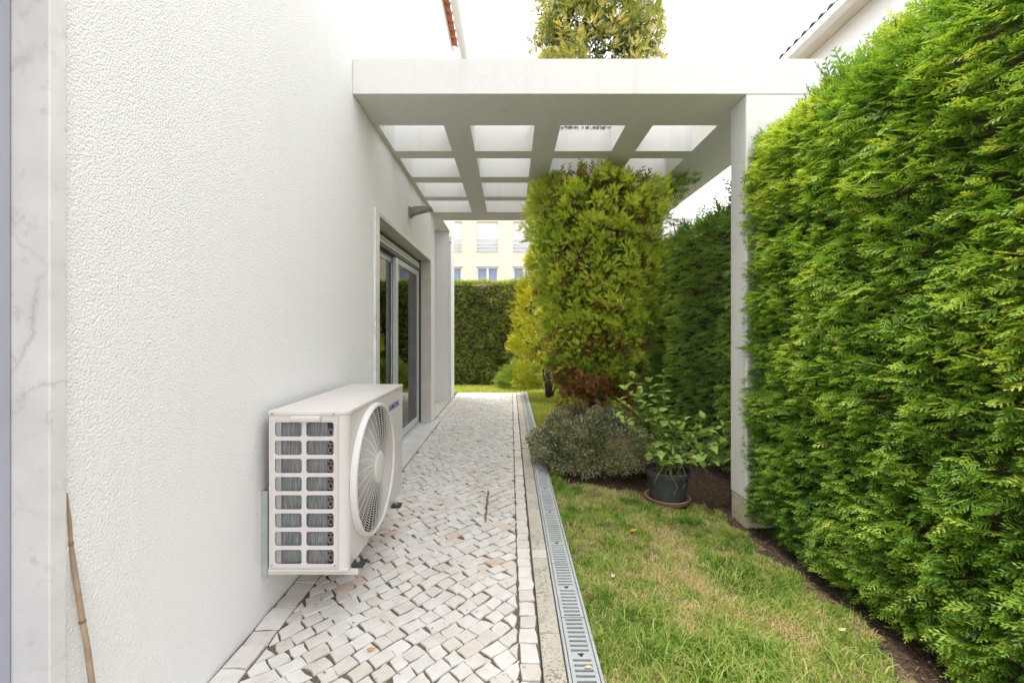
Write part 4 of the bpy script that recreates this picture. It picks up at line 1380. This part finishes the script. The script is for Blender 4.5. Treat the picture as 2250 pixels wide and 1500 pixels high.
# hedge continuing behind the pergola post
rng = np.random.default_rng(102)
sh_ = empty('side_hedge', (1.9, 6.0, -0.1), label='shaded cypress hedge running back behind the pergola post', cat='hedge')
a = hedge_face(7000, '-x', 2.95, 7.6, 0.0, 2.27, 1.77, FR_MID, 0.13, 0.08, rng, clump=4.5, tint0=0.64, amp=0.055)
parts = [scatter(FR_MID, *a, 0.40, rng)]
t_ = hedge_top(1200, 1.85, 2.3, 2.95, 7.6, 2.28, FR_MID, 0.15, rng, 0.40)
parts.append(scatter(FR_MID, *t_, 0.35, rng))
n = 60
P = np.stack([rng.uniform(1.8, 1.95, n), rng.uniform(3.0, 7.5, n), np.full(n, 2.2)], 1)
D = np.stack([rng.normal(-0.5, 0.3, n), rng.normal(-0.2, 0.3, n), np.full(n, 1.0)], 1)
parts.append(scatter(FR_MID, P, D, rng.normal(0, 1, (n, 3)), rng.uniform(0.12, 0.22, n), rng.uniform(0.05, 0.3, n), 0.2, rng))
n = 1500
P = np.stack([rng.uniform(1.32, 1.9, n), 5.42 + rng.normal(0, 0.10, n), rng.uniform(-0.05, 2.12, n)], 1)
P[:, 0] += 0.18 * np.clip((P[:, 2] - 1.2), 0, 1)
D = np.stack([rng.normal(-0.5, 0.5, n), rng.normal(-0.9, 0.4, n), rng.normal(0.1, 0.4, n)], 1)
parts.append(scatter(FR_MID, P, D, np.array((0, 0, 1.)) + rng.normal(0, 0.5, (n, 3)), 0.15 * rng.uniform(0.7, 1.3, n), 0.56 + 0.4 * (vnoise(P, 4, 36) - 0.5) + rng.normal(0, 0.1, n), 0.4, rng))
V, T, C = join(parts)
np_mesh('foliage', V, T, C, M['hedge_side'], sh_, kind='stuff')
core('dark_core_hull', 1.97, 2.35, 3.02, 7.55, 0.02, 2.14, sh_, M['twig'], 0.14)
for k in range(9):
    yk = 3.2 + k * 0.48
    G().tube([(2.15 + 0.04 * math.sin(k * 2.1), yk, -0.16), (2.15, yk, 0.06)], [0.035, 0.028], 7).build('trunk', M['bark'], sh_, smooth=True)

# clipped hedge across the end of the garden
rng = np.random.default_rng(103)
bh = empty('back_hedge', (0.5, 9.9, -0.06), label='clipped green hedge across the far end of the garden', cat='hedge')
a = hedge_face(10500, '-y', -1.7, 2.1, -0.06, 2.28, 9.62, FR_FAR, 0.13, 0.07, rng, clump=3.4, round_top=0.12, tint0=0.60, amp=0.05)
brown = vnoise(a[0], 1.7, 71)
tn = a[4] + np.where(brown > 0.78, 0.4, 0)
parts = [scatter(FR_FAR, *a[:4], tn, 0.25, rng)]
t_ = hedge_top(1500, -1.7, 2.1, 9.64, 10.0, 2.27, FR_FAR, 0.12, rng, 0.6)
parts.append(scatter(FR_FAR, *t_, 0.3, rng))
V, T, C = join(parts)
np_mesh('foliage', V, T, C, M['hedge_back'], bh, kind='stuff')
core('dark_core_hull', -1.7, 2.1, 9.78, 10.1, -0.05, 2.18, bh, M['twig'], 0.14, 0.04)
for k in range(6):
    xk = -1.5 + k * 0.57
    G().tube([(xk, 9.74, -0.10), (xk + 0.02, 9.76, 0.22)], [0.05, 0.04], 8).build('trunk', M['bark'], bh, smooth=True)

# dark moss hanging at the lip of one pergola opening
rng = np.random.default_rng(109)
n = 90
P = np.stack([rng.uniform(0.42, 0.83, n), np.full(n, 3.648), 2.872 - 0.02 * rng.uniform(0, 1, n)], 1)
D = np.stack([rng.normal(0, 0.3, n), rng.normal(-0.08, 0.05, n), -np.ones(n)], 1)
V, T, C = scatter(FR_FAR, P, D, np.tile(np.array([[0, -1.0, 0]]), (n, 1)), rng.uniform(0.01, 0.035, n), rng.uniform(0.0, 0.25, n), 0.1, rng)
np_mesh('moss_fringe', V, T, C, M['mulch'], perg, kind='stuff')

# ================================================================== conifers
def clumps(centres, outward, per, size, spread, rng, protos, tint, cr=0.05):
    n = len(centres)
    P = np.repeat(centres, per, 0) + rng.normal(0, cr, (n * per, 3))
    O = np.repeat(outward, per, 0)
    D = O + rng.normal(0, spread, (n * per, 3))
    U = rng.normal(0, 1, (n * per, 3))
    S = size * rng.uniform(0.6, 1.3, n * per)
    t = np.repeat(tint, per) + rng.normal(0, 0.07, n * per)
    return scatter(protos, P, D, U, S, t, 0.28, rng)


# big thuja that grows up through the pergola
rng = np.random.default_rng(104)
TX, TY = 0.86, 4.42
thuja = empty('thuja_tree', (TX, TY, -0.06), label='big yellow-green thuja with rusty lower branches growing through the pergola', cat='tree')
def trad(z):
    """crown radius by height"""
    return np.interp(z, [0.30, 0.55, 1.0, 1.6, 2.2, 2.65, 3.2, 4.0, 4.6, 5.0, 5.4], [0.18, 0.35, 0.47, 0.57, 0.63, 0.61, 0.60, 0.60, 0.52, 0.34, 0.06])
def tree_clumps(n, z0, z1, rng, dens=0.0):
    z = rng.uniform(z0, z1, n); th = rng.uniform(-1.2 * np.pi, 0.2 * np.pi, n)
    # more of them on the side that shows
    fr = rng.uniform(0, 1, n) < 0.25
    th = np.where(fr, rng.normal(-np.pi / 2, 0.8, n), th)
    q = np.stack([np.cos(th), np.sin(th), z], 1)
    r = trad(z) * (0.76 + 0.26 * vnoise(q, 2.6, 81) + 0.26 * vnoise(q, 6.0, 88)) - rng.uniform(0, 1, n) ** 2 * 0.13
    c = np.stack([TX + r * np.cos(th), TY + r * np.sin(th), z], 1)
    o = np.stack([np.cos(th), np.sin(th), np.full(n, 0.75)], 1)
    return c, o / np.linalg.norm(o, axis=1, keepdims=True), th, z, r
def lobes(c, o, th, per, size, lr, tint, rng, protos=FR_CLUMP):
    """rounded tufts of short fans that radiate from the heart of each lobe"""
    n = len(c)
    lr = lr * rng.uniform(0.75, 1.35, n)
    d = rng.normal(0, 1, (n, per, 3))
    d /= np.linalg.norm(d, axis=2, keepdims=True)
    d = d + o[:, None, :] * 0.75 + np.array([0, 0, 0.35])
    d /= np.linalg.norm(d, axis=2, keepdims=True)
    P = c[:, None, :] + d * (lr[:, None] * rng.uniform(0.25, 0.85, (n, per)))[:, :, None] * np.array([1, 1, 1.25])
    S = size * rng.uniform(0.7, 1.3, (n, per))
    t = tint[:, None] + rng.normal(0, 0.075, (n, per))
    return scatter(protos, P.reshape(-1, 3), d.reshape(-1, 3) + rng.normal(0, 0.25, (n * per, 3)), rng.normal(0, 1, (n * per, 3)), S.ravel(), t.ravel(), 0.30, rng)
c, o, th, z, r = tree_clumps(860, 0.46, 2.54, rng)
pn = vnoise(c, 2.4, 82)
rust = np.clip((1.30 - z) / 0.9, 0, 1) * 0.80 + 0.75 * (vnoise(c, 3.1, 83) - 0.42)
tint = 0.69 + 0.45 * (pn - 0.5) + rng.normal(0, 0.17, len(z)) + 0.10 * np.clip((z - 0.9), 0, 1)
tint = np.where(rust + rng.normal(0, 0.26, len(z)) > 0.64, rng.uniform(0.0, 0.16, len(z)), np.clip(tint, 0.34, 0.95))
parts = [lobes(c, o, th, 18, 0.066, 0.066, tint, rng)]
c, o, th, z, r = tree_clumps(560, 0.45, 2.56, rng)
c[:, :2] = np.array([TX, TY]) + (c[:, :2] - np.array([TX, TY])) * 0.70
parts.append(clumps(c, o, 6, 0.15, 0.7, rng, FR_CLUMP, np.where(rng.uniform(0, 1, len(c)) < 0.35, rng.uniform(0.02, 0.2, len(c)), 0.40)))
c, o, th, z, r = tree_clumps(260, 0.9, 2.5, rng)
c[:, :2] = np.array([TX, TY]) + (c[:, :2] - np.array([TX, TY])) * 0.40
parts.append(clumps(c, o, 6, 0.19, 0.8, rng, FR_CLUMP, np.where(rng.uniform(0, 1, len(c)) < 0.35, rng.uniform(0.02, 0.2, len(c)), 0.40)))
# sprays at the very foot, rusty with two fresh green tufts
nf = 60
c = np.stack([np.clip(rng.normal(TX - 0.10, 0.20, nf), 0.55, 1.3), rng.uniform(3.9, 4.4, nf), rng.uniform(0.35, 0.75, nf)], 1)
o = np.tile(np.array([[-0.1, -0.8, -0.1]]), (nf, 1)) + rng.normal(0, 0.3, (nf, 3))
parts.append(clumps(c, o, 12, 0.11, 0.4, rng, FR_CLUMP, np.where(rng.uniform(0, 1, nf) < 0.12, 0.75, rng.uniform(0.0, 0.15, nf))))
# the sprig reaching out to the right under the slab
nf = 9
c = np.stack([TX + 0.62 + np.linspace(0, 0.16, nf), np.full(nf, 4.2), np.linspace(2.42, 2.60, nf)], 1)
parts.append(clumps(c, np.tile(np.array([[0.8, -0.3, 0.5]]), (nf, 1)), 12, 0.11, 0.5, rng, FR_CLUMP, np.full(nf, 0.35)))
V, T, C = join(parts)
crown = np_mesh('crown', V, T, C, M['tree'], thuja, kind='stuff')
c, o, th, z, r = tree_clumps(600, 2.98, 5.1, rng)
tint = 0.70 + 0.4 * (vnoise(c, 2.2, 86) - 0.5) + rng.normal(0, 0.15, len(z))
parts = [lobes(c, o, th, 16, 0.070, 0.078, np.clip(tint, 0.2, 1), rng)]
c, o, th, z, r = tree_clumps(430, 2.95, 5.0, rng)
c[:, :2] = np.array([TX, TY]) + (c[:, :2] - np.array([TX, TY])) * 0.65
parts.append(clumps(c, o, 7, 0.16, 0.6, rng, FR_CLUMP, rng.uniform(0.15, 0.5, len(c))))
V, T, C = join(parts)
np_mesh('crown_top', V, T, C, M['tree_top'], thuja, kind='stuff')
trunk = G().tube([(TX, TY, -0.14), (TX + 0.01, TY + 0.02, 0.8), (TX - 0.02, TY - 0.01, 2.0), (TX - 0.26, TY - 0.02, 2.5), (TX - 0.27, TY - 0.0, 3.0), (TX - 0.1, TY, 4.2), (TX, TY, 5.2)], [0.095, 0.08, 0.07, 0.06, 0.055, 0.04, 0.01], 10).build('trunk', M['bark'], thuja, smooth=True)
for k in range(34):
    zk = 0.35 + (k * 0.617 % 1) * 4.5
    if 2.55 < zk < 2.95: zk -= 0.45
    ak = k * 2.4
    rk = float(trad(zk)) * 0.8
    x0 = TX - (0.26 if 2.4 < zk < 3.4 else 0.02)
    G().tube([(x0, TY, zk), (TX + 0.5 * rk * math.cos(ak), TY + 0.5 * rk * math.sin(ak), zk + 0.10), (TX + rk * math.cos(ak), TY + rk * math.sin(ak), zk + (0.30 if not 2.2 < zk < 2.6 else 0.08))], [0.022, 0.014, 0.004], 6).build('limb', M['bark'], thuja, smooth=True)

# bright golden conifer behind it
rng = np.random.default_rng(105)
gt = empty('golden_conifer', (0.66, 7.7, -0.05), label='bright golden-yellow conifer standing behind the big thuja', cat='tree')
n = 400
z = rng.uniform(0.20, 2.95, n); th = rng.uniform(0, 2 * np.pi, n)
rr = np.interp(z, [0.1, 0.5, 1.1, 1.8, 2.4, 3.0], [0.42, 0.54, 0.56, 0.44, 0.26, 0.04]) * rng.uniform(0.86, 1.08, n)
c = np.stack([0.66 + rr * np.cos(th), 7.7 + rr * np.sin(th), z], 1)
o = np.stack([np.cos(th), np.sin(th), np.full(n, 0.6)], 1)
V, T, C = clumps(c, o, 13, 0.13, 0.45, rng, FR_FAR, 0.55 + 0.9 * (vnoise(c, 4, 90) - 0.5), 0.05)
np_mesh('crown', V, T, C, M['golden'], gt, kind='stuff')
G().tube([(0.66, 7.7, -0.1), (0.66, 7.7, 2.7)], [0.06, 0.015], 8).build('trunk', M['bark'], gt, smooth=True)
for k in range(4):
    G().tube([(0.64 + 0.03 * k, 7.66, 0.02), (0.55 + 0.10 * k, 7.5, 0.5)], [0.02, 0.012], 6).build('limb', M['bark'], gt, smooth=True)

# low pale shrub at the foot of the back hedge
rng = np.random.default_rng(106)
ls = empty('low_shrub', (0.22, 9.1, -0.04), label='low pale green shrub at the foot of the back hedge', cat='shrub')
n = 130
th = rng.uniform(0, 2 * np.pi, n); ph = rng.uniform(0, 1, n)
c = np.stack([0.22 + 0.40 * np.cos(th) * np.sqrt(1 - ph ** 2), 9.1 + 0.3 * np.sin(th) * np.sqrt(1 - ph ** 2), 0.02 + 0.42 * ph], 1)
o = np.stack([np.cos(th), np.sin(th), 0.3 + ph], 1)
V, T, C = clumps(c, o, 12, 0.13, 0.5, rng, FR_FAR, np.full(n, 0.62) + rng.normal(0, 0.12, n))
np_mesh('foliage', V, T, C, M['hedge_back'], ls, kind='stuff')
G().tube([(0.22, 9.1, -0.1), (0.22, 9.1, 0.25)], [0.03, 0.015], 7).build('trunk', M['bark'], ls, smooth=True)

# ================================================================== flowering shrub
rng = np.random.default_rng(107)
BXc, BYc = 0.68, 3.82
fs_ = empty('flowering_shrub', (BXc, BYc, -0.06), label='low dark shrub with tiny lilac flowers at the foot of the thuja', cat='shrub')
def lance(seed):
    rg_ = np.random.default_rng(seed)
    V = np.array([(0, 0, 0), (0.45, 0.13, 0.02), (1, 0, -0.08), (0.45, -0.13, 0.02)]); T = np.array([(0, 1, 2), (0, 2, 3)])
    return V, T, np.array([0.2, 0.6, 1, 0.6])
n = 32000
th = rng.uniform(0, 2 * np.pi, n); ph = rng.uniform(-0.15, 1, n) ** 1.0
dirv = np.stack([np.cos(th) * np.sqrt(1 - np.clip(ph, 0, 1) ** 2), np.sin(th) * np.sqrt(1 - np.clip(ph, 0, 1) ** 2), ph], 1)
lump = 0.70 + 0.36 * vnoise(dirv, 2.6, 95) + 0.26 * vnoise(dirv, 7.0, 98)
rad = lump * (1 - 0.28 * rng.uniform(0, 1, n) ** 2) + np.where(rng.uniform(0, 1, n) < 0.05, rng.uniform(0, 0.14, n), 0)
P = np.array([BXc, BYc, 0.10]) + dirv * np.array([0.47, 0.42, 0.37]) * rad[:, None]
P[:, 2] += 0.0
D = dirv + rng.normal(0, 0.65, (n, 3)); D[:, 2] += 0.4
parts = [scatter([lance(1)], P, D, rng.normal(0, 1, (n, 3)), rng.uniform(0.020, 0.042, n), 0.45 + 0.8 * (vnoise(P, 9, 96) - 0.5) + rng.normal(0, 0.17, n), 0.2, rng)]
V, T, C = join(parts)
np_mesh('foliage', V, T, C, M['heather'], fs_, kind='stuff')
n = 3600
i = rng.integers(0, len(P), n)
Pf = P[i] + dirv[i] * 0.022
w_ = vnoise(Pf, 5, 97) > 0.42
Pf = Pf[w_]; df = dirv[i][w_]
V, T, C = scatter([lance(2)], Pf, df + rng.normal(0, 0.8, Pf.shape), rng.normal(0, 1, Pf.shape), rng.uniform(0.012, 0.022, len(Pf)), rng.uniform(0.1, 1, len(Pf)), 0.1, rng)
V2, T2, C2 = scatter([lance(2)], Pf, df + rng.normal(0, 0.8, Pf.shape), rng.normal(0, 1, Pf.shape), rng.uniform(0.012, 0.022, len(Pf)), rng.uniform(0.1, 1, len(Pf)), 0.1, rng)
V, T, C = join([(V, T, C), (V2, T2, C2)])
np_mesh('florets', V, T, C, M['floret'], fs_, kind='stuff')
for k in range(26):
    a_ = k * 2.4; e_ = 0.15 + 0.8 * ((k * 0.618) % 1)
    G().tube([(BXc, BYc, -0.08), (BXc + 0.2 * math.cos(a_) * (1 - e_ / 2), BYc + 0.18 * math.sin(a_), 0.06 + 0.16 * e_), (BXc + 0.40 * math.cos(a_) * (1 - e_ * 0.6), BYc + 0.34 * math.sin(a_) * (1 - e_ * 0.6), 0.06 + 0.40 * e_)], [0.010, 0.007, 0.003], 5).build('branch', M['twig'], fs_, smooth=True)

# ================================================================== potted plant
QX, QY = 1.135, 3.17
QZ = float(lerp_lawn(QX, QY))
saucer = G().lathe([(0.0, 0.004), (0.128, 0.004), (0.146, 0.030), (0.156, 0.032), (0.160, 0.028), (0.140, -0.004), (0.0, -0.004)], (QX, QY, QZ + 0.012), 'z', 40).build('plant_saucer', M['saucer'], None, smooth=True, label='round terracotta saucer under the dark plant pot', cat='saucer')
pot = empty('potted_plant', (QX, QY, QZ + 0.012), label='dark plastic pot with a leafy light green plant', cat='potted plant')
PZ = QZ + 0.0175
G().lathe([(0.0, 0.0), (0.118, 0.0), (0.124, 0.006), (0.143, 0.175), (0.155, 0.180), (0.158, 0.215), (0.154, 0.219), (0.147, 0.215), (0.143, 0.185), (0.0, 0.185)], (QX, QY, PZ), 'z', 40).build('pot', M['pot'], pot, smooth=True)
G().lathe([(0.0, 0.198), (0.08, 0.197), (0.1425, 0.1865)], (QX, QY, PZ), 'z', 24).build('potting_soil', M['soil'], pot, smooth=True)


def leaf_mesh(nm):
    """ovate, folded and drooping leaf with a few teeth"""
    vs, fs, tn = [], [], []
    prof = [(0.0, 0.02), (0.14, 0.20), (0.22, 0.24), (0.36, 0.31), (0.46, 0.29), (0.60, 0.24), (0.70, 0.18), (0.84, 0.09), (1.0, 0.0)]
    for x, wd in prof:
        z = 0.10 * math.sin(x * 2.2) - 0.30 * x * x
        for s in (-1, 0, 1):
            vs.append((x, s * wd, z + (0.07 * wd / 0.3 if s else 0)))
            tn.append(0.55 if s else 0.85)
    for k in range(len(prof) - 1):
        for s in (0, 1):
            fs.append((3 * k + s, 3 * k + 3 + s, 3 * k + 4 + s, 3 * k + 1 + s))
    me = bpy.data.meshes.new(nm)
    me.from_pydata(vs, [], fs)
    a = me.attributes.new('tint', 'FLOAT', 'POINT')
    a.data.foreach_set('value', np.array(tn, np.float32))
    for p in me.polygons: p.use_smooth = True
    me.materials.append(M['pot_leaf'])
    return me
LM = [leaf_mesh('leaf')]
for dt in (-0.45, -0.2, 0.25):
    m2 = LM[0].copy()
    arr = np.zeros(len(m2.vertices), np.float32); m2.attributes['tint'].data.foreach_get('value', arr)
    m2.attributes['tint'].data.foreach_set('value', np.clip(arr + dt, 0, 1).astype(np.float32))
    LM.append(m2)
rg = random.Random(21)
nleaf = 0
stems = [(-0.33, -0.05, 0.62), (-0.26, -0.02, 0.70), (-0.20, 0.05, 0.56), (-0.12, -0.06, 0.44), (-0.40, -0.08, 0.42), (0.0, 0.02, 0.40), (0.08, -0.08, 0.32), (0.13, 0.0, 0.38), (0.26, -0.04, 0.40), (0.34, 0.0, 0.26), (0.42, -0.05, 0.20), (0.38, -0.10, 0.06), (0.22, -0.16, 0.05), (-0.20, -0.15, 0.10), (0.02, 0.12, 0.74), (-0.10, 0.10, 0.66), (-0.36, 0.05, 0.52), (0.46, 0.05, 0.32), (-0.16, -0.19, -0.02), (0.06, -0.20, 0.03), (-0.30, -0.12, 0.22), (0.16, -0.10, 0.20), (0.30, -0.12, 0.16), (-0.02, -0.12, 0.26)]
for si, (ex, ey, ez) in enumerate(stems):
    pts = []
    b0 = (0.10 * math.cos(si * 2.4) * (0.3 + 0.7 * ((si * 0.37) % 1)), 0.10 * math.sin(si * 2.4) * (0.3 + 0.7 * ((si * 0.37) % 1)))
    for k in range(8):
        t = k / 7
        bow = math.sin(t * math.pi) * 0.07
        pts.append(Vector((QX + b0[0] * (1 - t) + ex * t ** 1.1 + rg.gauss(0, 0.004), QY + b0[1] * (1 - t) + ey * t + rg.gauss(0, 0.004), PZ + 0.195 + ez * t + bow * (1 if ez > 0.15 else 1.6))))
    G().tube(pts, [0.0042 - 0.0024 * k / 7 for k in range(8)], 6).build('stem', M['stem_green'], pot, smooth=True)
    nn = int(5 + 7 * math.hypot(ez, ex))
    for k in range(nn):
        t = 0.10 + 0.90 * (k + 0.5) / nn
        f = t * 7; i0 = min(6, int(f)); p = pts[i0].lerp(pts[i0 + 1], f - i0)
        for sd_ in (0, 1):
            if nleaf >= 296: break
            az = k * 1.57 + sd_ * math.pi + rg.gauss(0, 0.35)
            el = rg.uniform(-0.1, 0.75) + (0.5 if k >= nn - 1 else 0)
            dvec = Vector((math.cos(az) * math.cos(el), math.sin(az) * math.cos(el), math.sin(el)))
            x_ = dvec; y_ = Vector((0, 0, 1)).cross(x_).normalized(); z_ = x_.cross(y_)
            s = rg.uniform(0.066, 0.110) * (1.05 - 0.35 * t if ez > 0.3 else 0.95)
            lf = bpy.data.objects.new('leaf', LM[rg.choice((0, 0, 1, 2, 2, 3))])
            COL.objects.link(lf)
            lf.parent = pot
            m4 = Matrix((x_, y_, z_)).transposed().to_4x4() @ Matrix.Rotation(rg.gauss(0, 0.3), 4, 'X') @ Matrix.Scale(s, 4)
            m4.translation = p - pot.location
            lf.matrix_local = m4
            nleaf += 1
for a_, dn in ((-1.75, 0.13), (-1.35, 0.09)):
    G().tube([(QX + 0.12 * math.cos(a_), QY + 0.12 * math.sin(a_), PZ + 0.23), (QX + 0.170 * math.cos(a_), QY + 0.170 * math.sin(a_), PZ + 0.215), (QX + 0.162 * math.cos(a_ + 0.25), QY + 0.162 * math.sin(a_ + 0.25), PZ + 0.215 - dn * 0.6), (QX + 0.158 * math.cos(a_ + 0.1), QY + 0.158 * math.sin(a_ + 0.1), PZ + 0.215 - dn)], 0.0012, 5).build('dry_runner', M['bamboo'], pot, smooth=True)

# ================================================================== small things
# bamboo cane leaning at the wall beside the marble jamb
cane = empty('bamboo_cane', (-0.90, 1.0, 0), label='dry tapering bamboo cane leaning on the wall beside the marble jamb', cat='cane')
def wp(px, py, Y): return Vector(((px - 1122) * Y / F_PX, Y, CAM_Z - (py - 727) * Y / F_PX))
cp = [wp(148, 1082, 0.985), wp(153, 1140, 0.99), wp(155, 1194, 0.995), wp(169, 1285, 1.0), wp(181, 1364, 1.005), wp(190, 1410, 1.01), wp(202, 1500, 1.015)]
last = cp[-1] + (cp[-1] - cp[-2]).normalized() * 0.0
dirl = (cp[-1] - cp[-3]).normalized()
t_end = (last.z - 0.004) / -dirl.z
cp.append(last + dirl * t_end)
cr_ = [0.0008, 0.0034, 0.0046, 0.0053, 0.0056, 0.0058, 0.0062, 0.0068]
G().tube(cp, cr_, 12).build('culm', M['bamboo'], cane, smooth=True)
for idx in (2, 4):
    d_ = (cp[idx + 1] - cp[idx - 1]).normalized()
    G().tube([cp[idx] - d_ * 0.004, cp[idx], cp[idx] + d_ * 0.004], [cr_[idx] + 0.0003, cr_[idx] + 0.0016, cr_[idx] + 0.0003], 12).build('node_ring', M['stick'], cane, smooth=True)

# dead stick on the setts
pts = []
for k in range(12):
    t = k / 11
    py = 1150 - 70 * t
    Y = CAM_Z * F_PX / (py - 727)
    px = 1066 + 7 * t + 1.2 * math.sin(k * 2.1)
    pts.append(((px - 1122) * Y / F_PX, Y, 0.011 + 0.003 * math.sin(k * 1.3)))
G().tube(pts, [0.0065 + 0.002 * math.sin(k * 2.7) - (0.003 if k in (0, 11) else 0) for k in range(12)], 8).build('dead_stick', M['stick'], None, smooth=True, label='thin brown stick lying lengthwise on the paving', cat='stick')


def fallen_leaf(px, py, zg, s, mat, lab, rot=0.4, cat='leaf'):
    Y = (CAM_Z - zg) * F_PX / (py - 727)
    X = (px - 1122) * Y / F_PX
    g = G(); vs = []; fs = []
    prof = [(-1, 0.0), (-0.6, 0.34), (-0.1, 0.5), (0.4, 0.38), (0.8, 0.14), (1.1, 0.02)]
    for i, (x, wd) in enumerate(prof):
        for k in (-1, 0, 1):
            z = 0.10 * abs(k) * wd * 2 + 0.08 * x * x
            vs.append((X + s * (x * math.cos(rot) - k * wd * math.sin(rot)), Y + s * (x * math.sin(rot) + k * wd * math.cos(rot)), zg + 0.004 + s * z))
    for i in range(len(prof) - 1):
        for k in (0, 1):
            fs.append((3 * i + k, 3 * i + 3 + k, 3 * i + 4 + k, 3 * i + 1 + k))
    o = g.add(vs, fs).build('fallen_leaf', mat, None, smooth=True, label=lab, cat=cat)
    md = o.modifiers.new('thick', 'SOLIDIFY'); md.thickness = 0.0012
    return o
fallen_leaf(815, 1428, 0.002, 0.016, M['leaf_orange'], 'small orange fallen leaf on the paving in the foreground', 0.2)
fallen_leaf(1292, 1467, 0.002, 0.014, M['leaf_cream'], 'small yellowish fallen leaf on the drain grate', 0.1)
fallen_leaf(1347, 1266, -0.005, 0.018, M['petal'], 'single white petal lying on the lawn near the drain', 1.2, 'petal')
fallen_leaf(1392, 1166, -0.015, 0.030, M['leaf_orange'], 'orange-brown fallen leaf on the lawn in front of the pot', 0.5)
fallen_leaf(1298, 1312, 0.0, 0.022, M['leaf_brown'], 'dark brown fallen leaf on the lawn edge beside the drain', 0.9)
fallen_leaf(1850, 1385, -0.05, 0.020, M['leaf_cream'], 'pale fallen leaf on the soil edge below the hedge', 0.3)
fallen_leaf(970, 1110, 0.002, 0.018, M['leaf_brown'], 'tiny dark dry leaf on the paving beyond the air conditioner', 0.7)

n = 150
x = RNG.uniform(-0.85, 0.30, n); y = 1.45 + 5.0 * RNG.uniform(0, 1, n) ** 1.6
q = np.stack([x, y, np.full(n, 0.0045)], 1)
az = RNG.uniform(0, 2 * np.pi, n)
d = np.stack([np.cos(az), np.sin(az), np.zeros(n)], 1); sd2 = np.stack([-np.sin(az), np.cos(az), np.full(n, 0.3)], 1)
Ln = RNG.uniform(0.002, 0.009, n)[:, None]; Wd = RNG.uniform(0.001, 0.003, n)[:, None]
V = np.stack([q - d * Ln, q + sd2 * Wd, q + d * Ln, q - sd2 * Wd * np.array([1, 1, -1])], 1)
T = (np.array([[0, 1, 2], [0, 2, 3]])[None] + (np.arange(n) * 4)[:, None, None]).reshape(-1, 3)
np_mesh('paving_crumbs', V.reshape(-1, 3), T, np.repeat(RNG.uniform(0.1, 0.8, n), 4), M['mulch'], kind='stuff', label='tiny dry leaf crumbs scattered over the paving', cat='litter')

# child's bicycle half hidden behind the thuja
bk = empty('small_bicycle', (0.86, 8.45, -0.03), label='small pale blue bicycle on the lawn, half hidden behind the thuja', cat='bicycle')
bz = -0.03
for wx_ in (0.755, 1.12):
    wh = G().lathe([(0.108, -0.012), (0.122, -0.008), (0.126, 0.0), (0.122, 0.008), (0.108, 0.012), (0.102, 0.0)], (wx_, 8.45, bz + 0.128), 'y', 32, closed=True).build('wheel', M['bike_tyre'], bk, smooth=True)
    for k in range(8):
        a_ = k * math.pi / 4
        G().tube([(wx_, 8.45, bz + 0.128), (wx_ + 0.105 * math.cos(a_), 8.45, bz + 0.128 + 0.105 * math.sin(a_))], 0.0035, 5).build('spoke', M['steel'], wh)
    G().lathe([(0.0, -0.03), (0.018, -0.03), (0.018, 0.03), (0.0, 0.03)], (wx_, 8.45, bz + 0.128), 'y', 12).build('hub', M['steel'], wh)
G().tube([(0.755, 8.45, bz + 0.128), (0.79, 8.45, bz + 0.33)], 0.011, 8).build('fork', M['bike_blue'], bk, smooth=True)
G().tube([(0.785, 8.45, bz + 0.29), (0.93, 8.45, bz + 0.16), (1.12, 8.45, bz + 0.128)], 0.013, 8).build('frame', M['bike_blue'], bk, smooth=True)
G().tube([(0.79, 8.33, bz + 0.37), (0.79, 8.42, bz + 0.335), (0.79, 8.48, bz + 0.335), (0.79, 8.57, bz + 0.37)], 0.009, 8).build('handlebar', M['bike_blue'], bk, smooth=True)
G().lathe([(0.0, 0.0), (0.035, 0.0), (0.045, 0.015), (0.03, 0.03), (0.0, 0.032)], (1.0, 8.45, bz + 0.28), 'z', 16).build('saddle', M['rubber'], bk, smooth=True)
G().tube([(1.0, 8.45, bz + 0.145), (1.0, 8.45, bz + 0.282)], 0.009, 8).build('seat_post', M['steel'], bk)
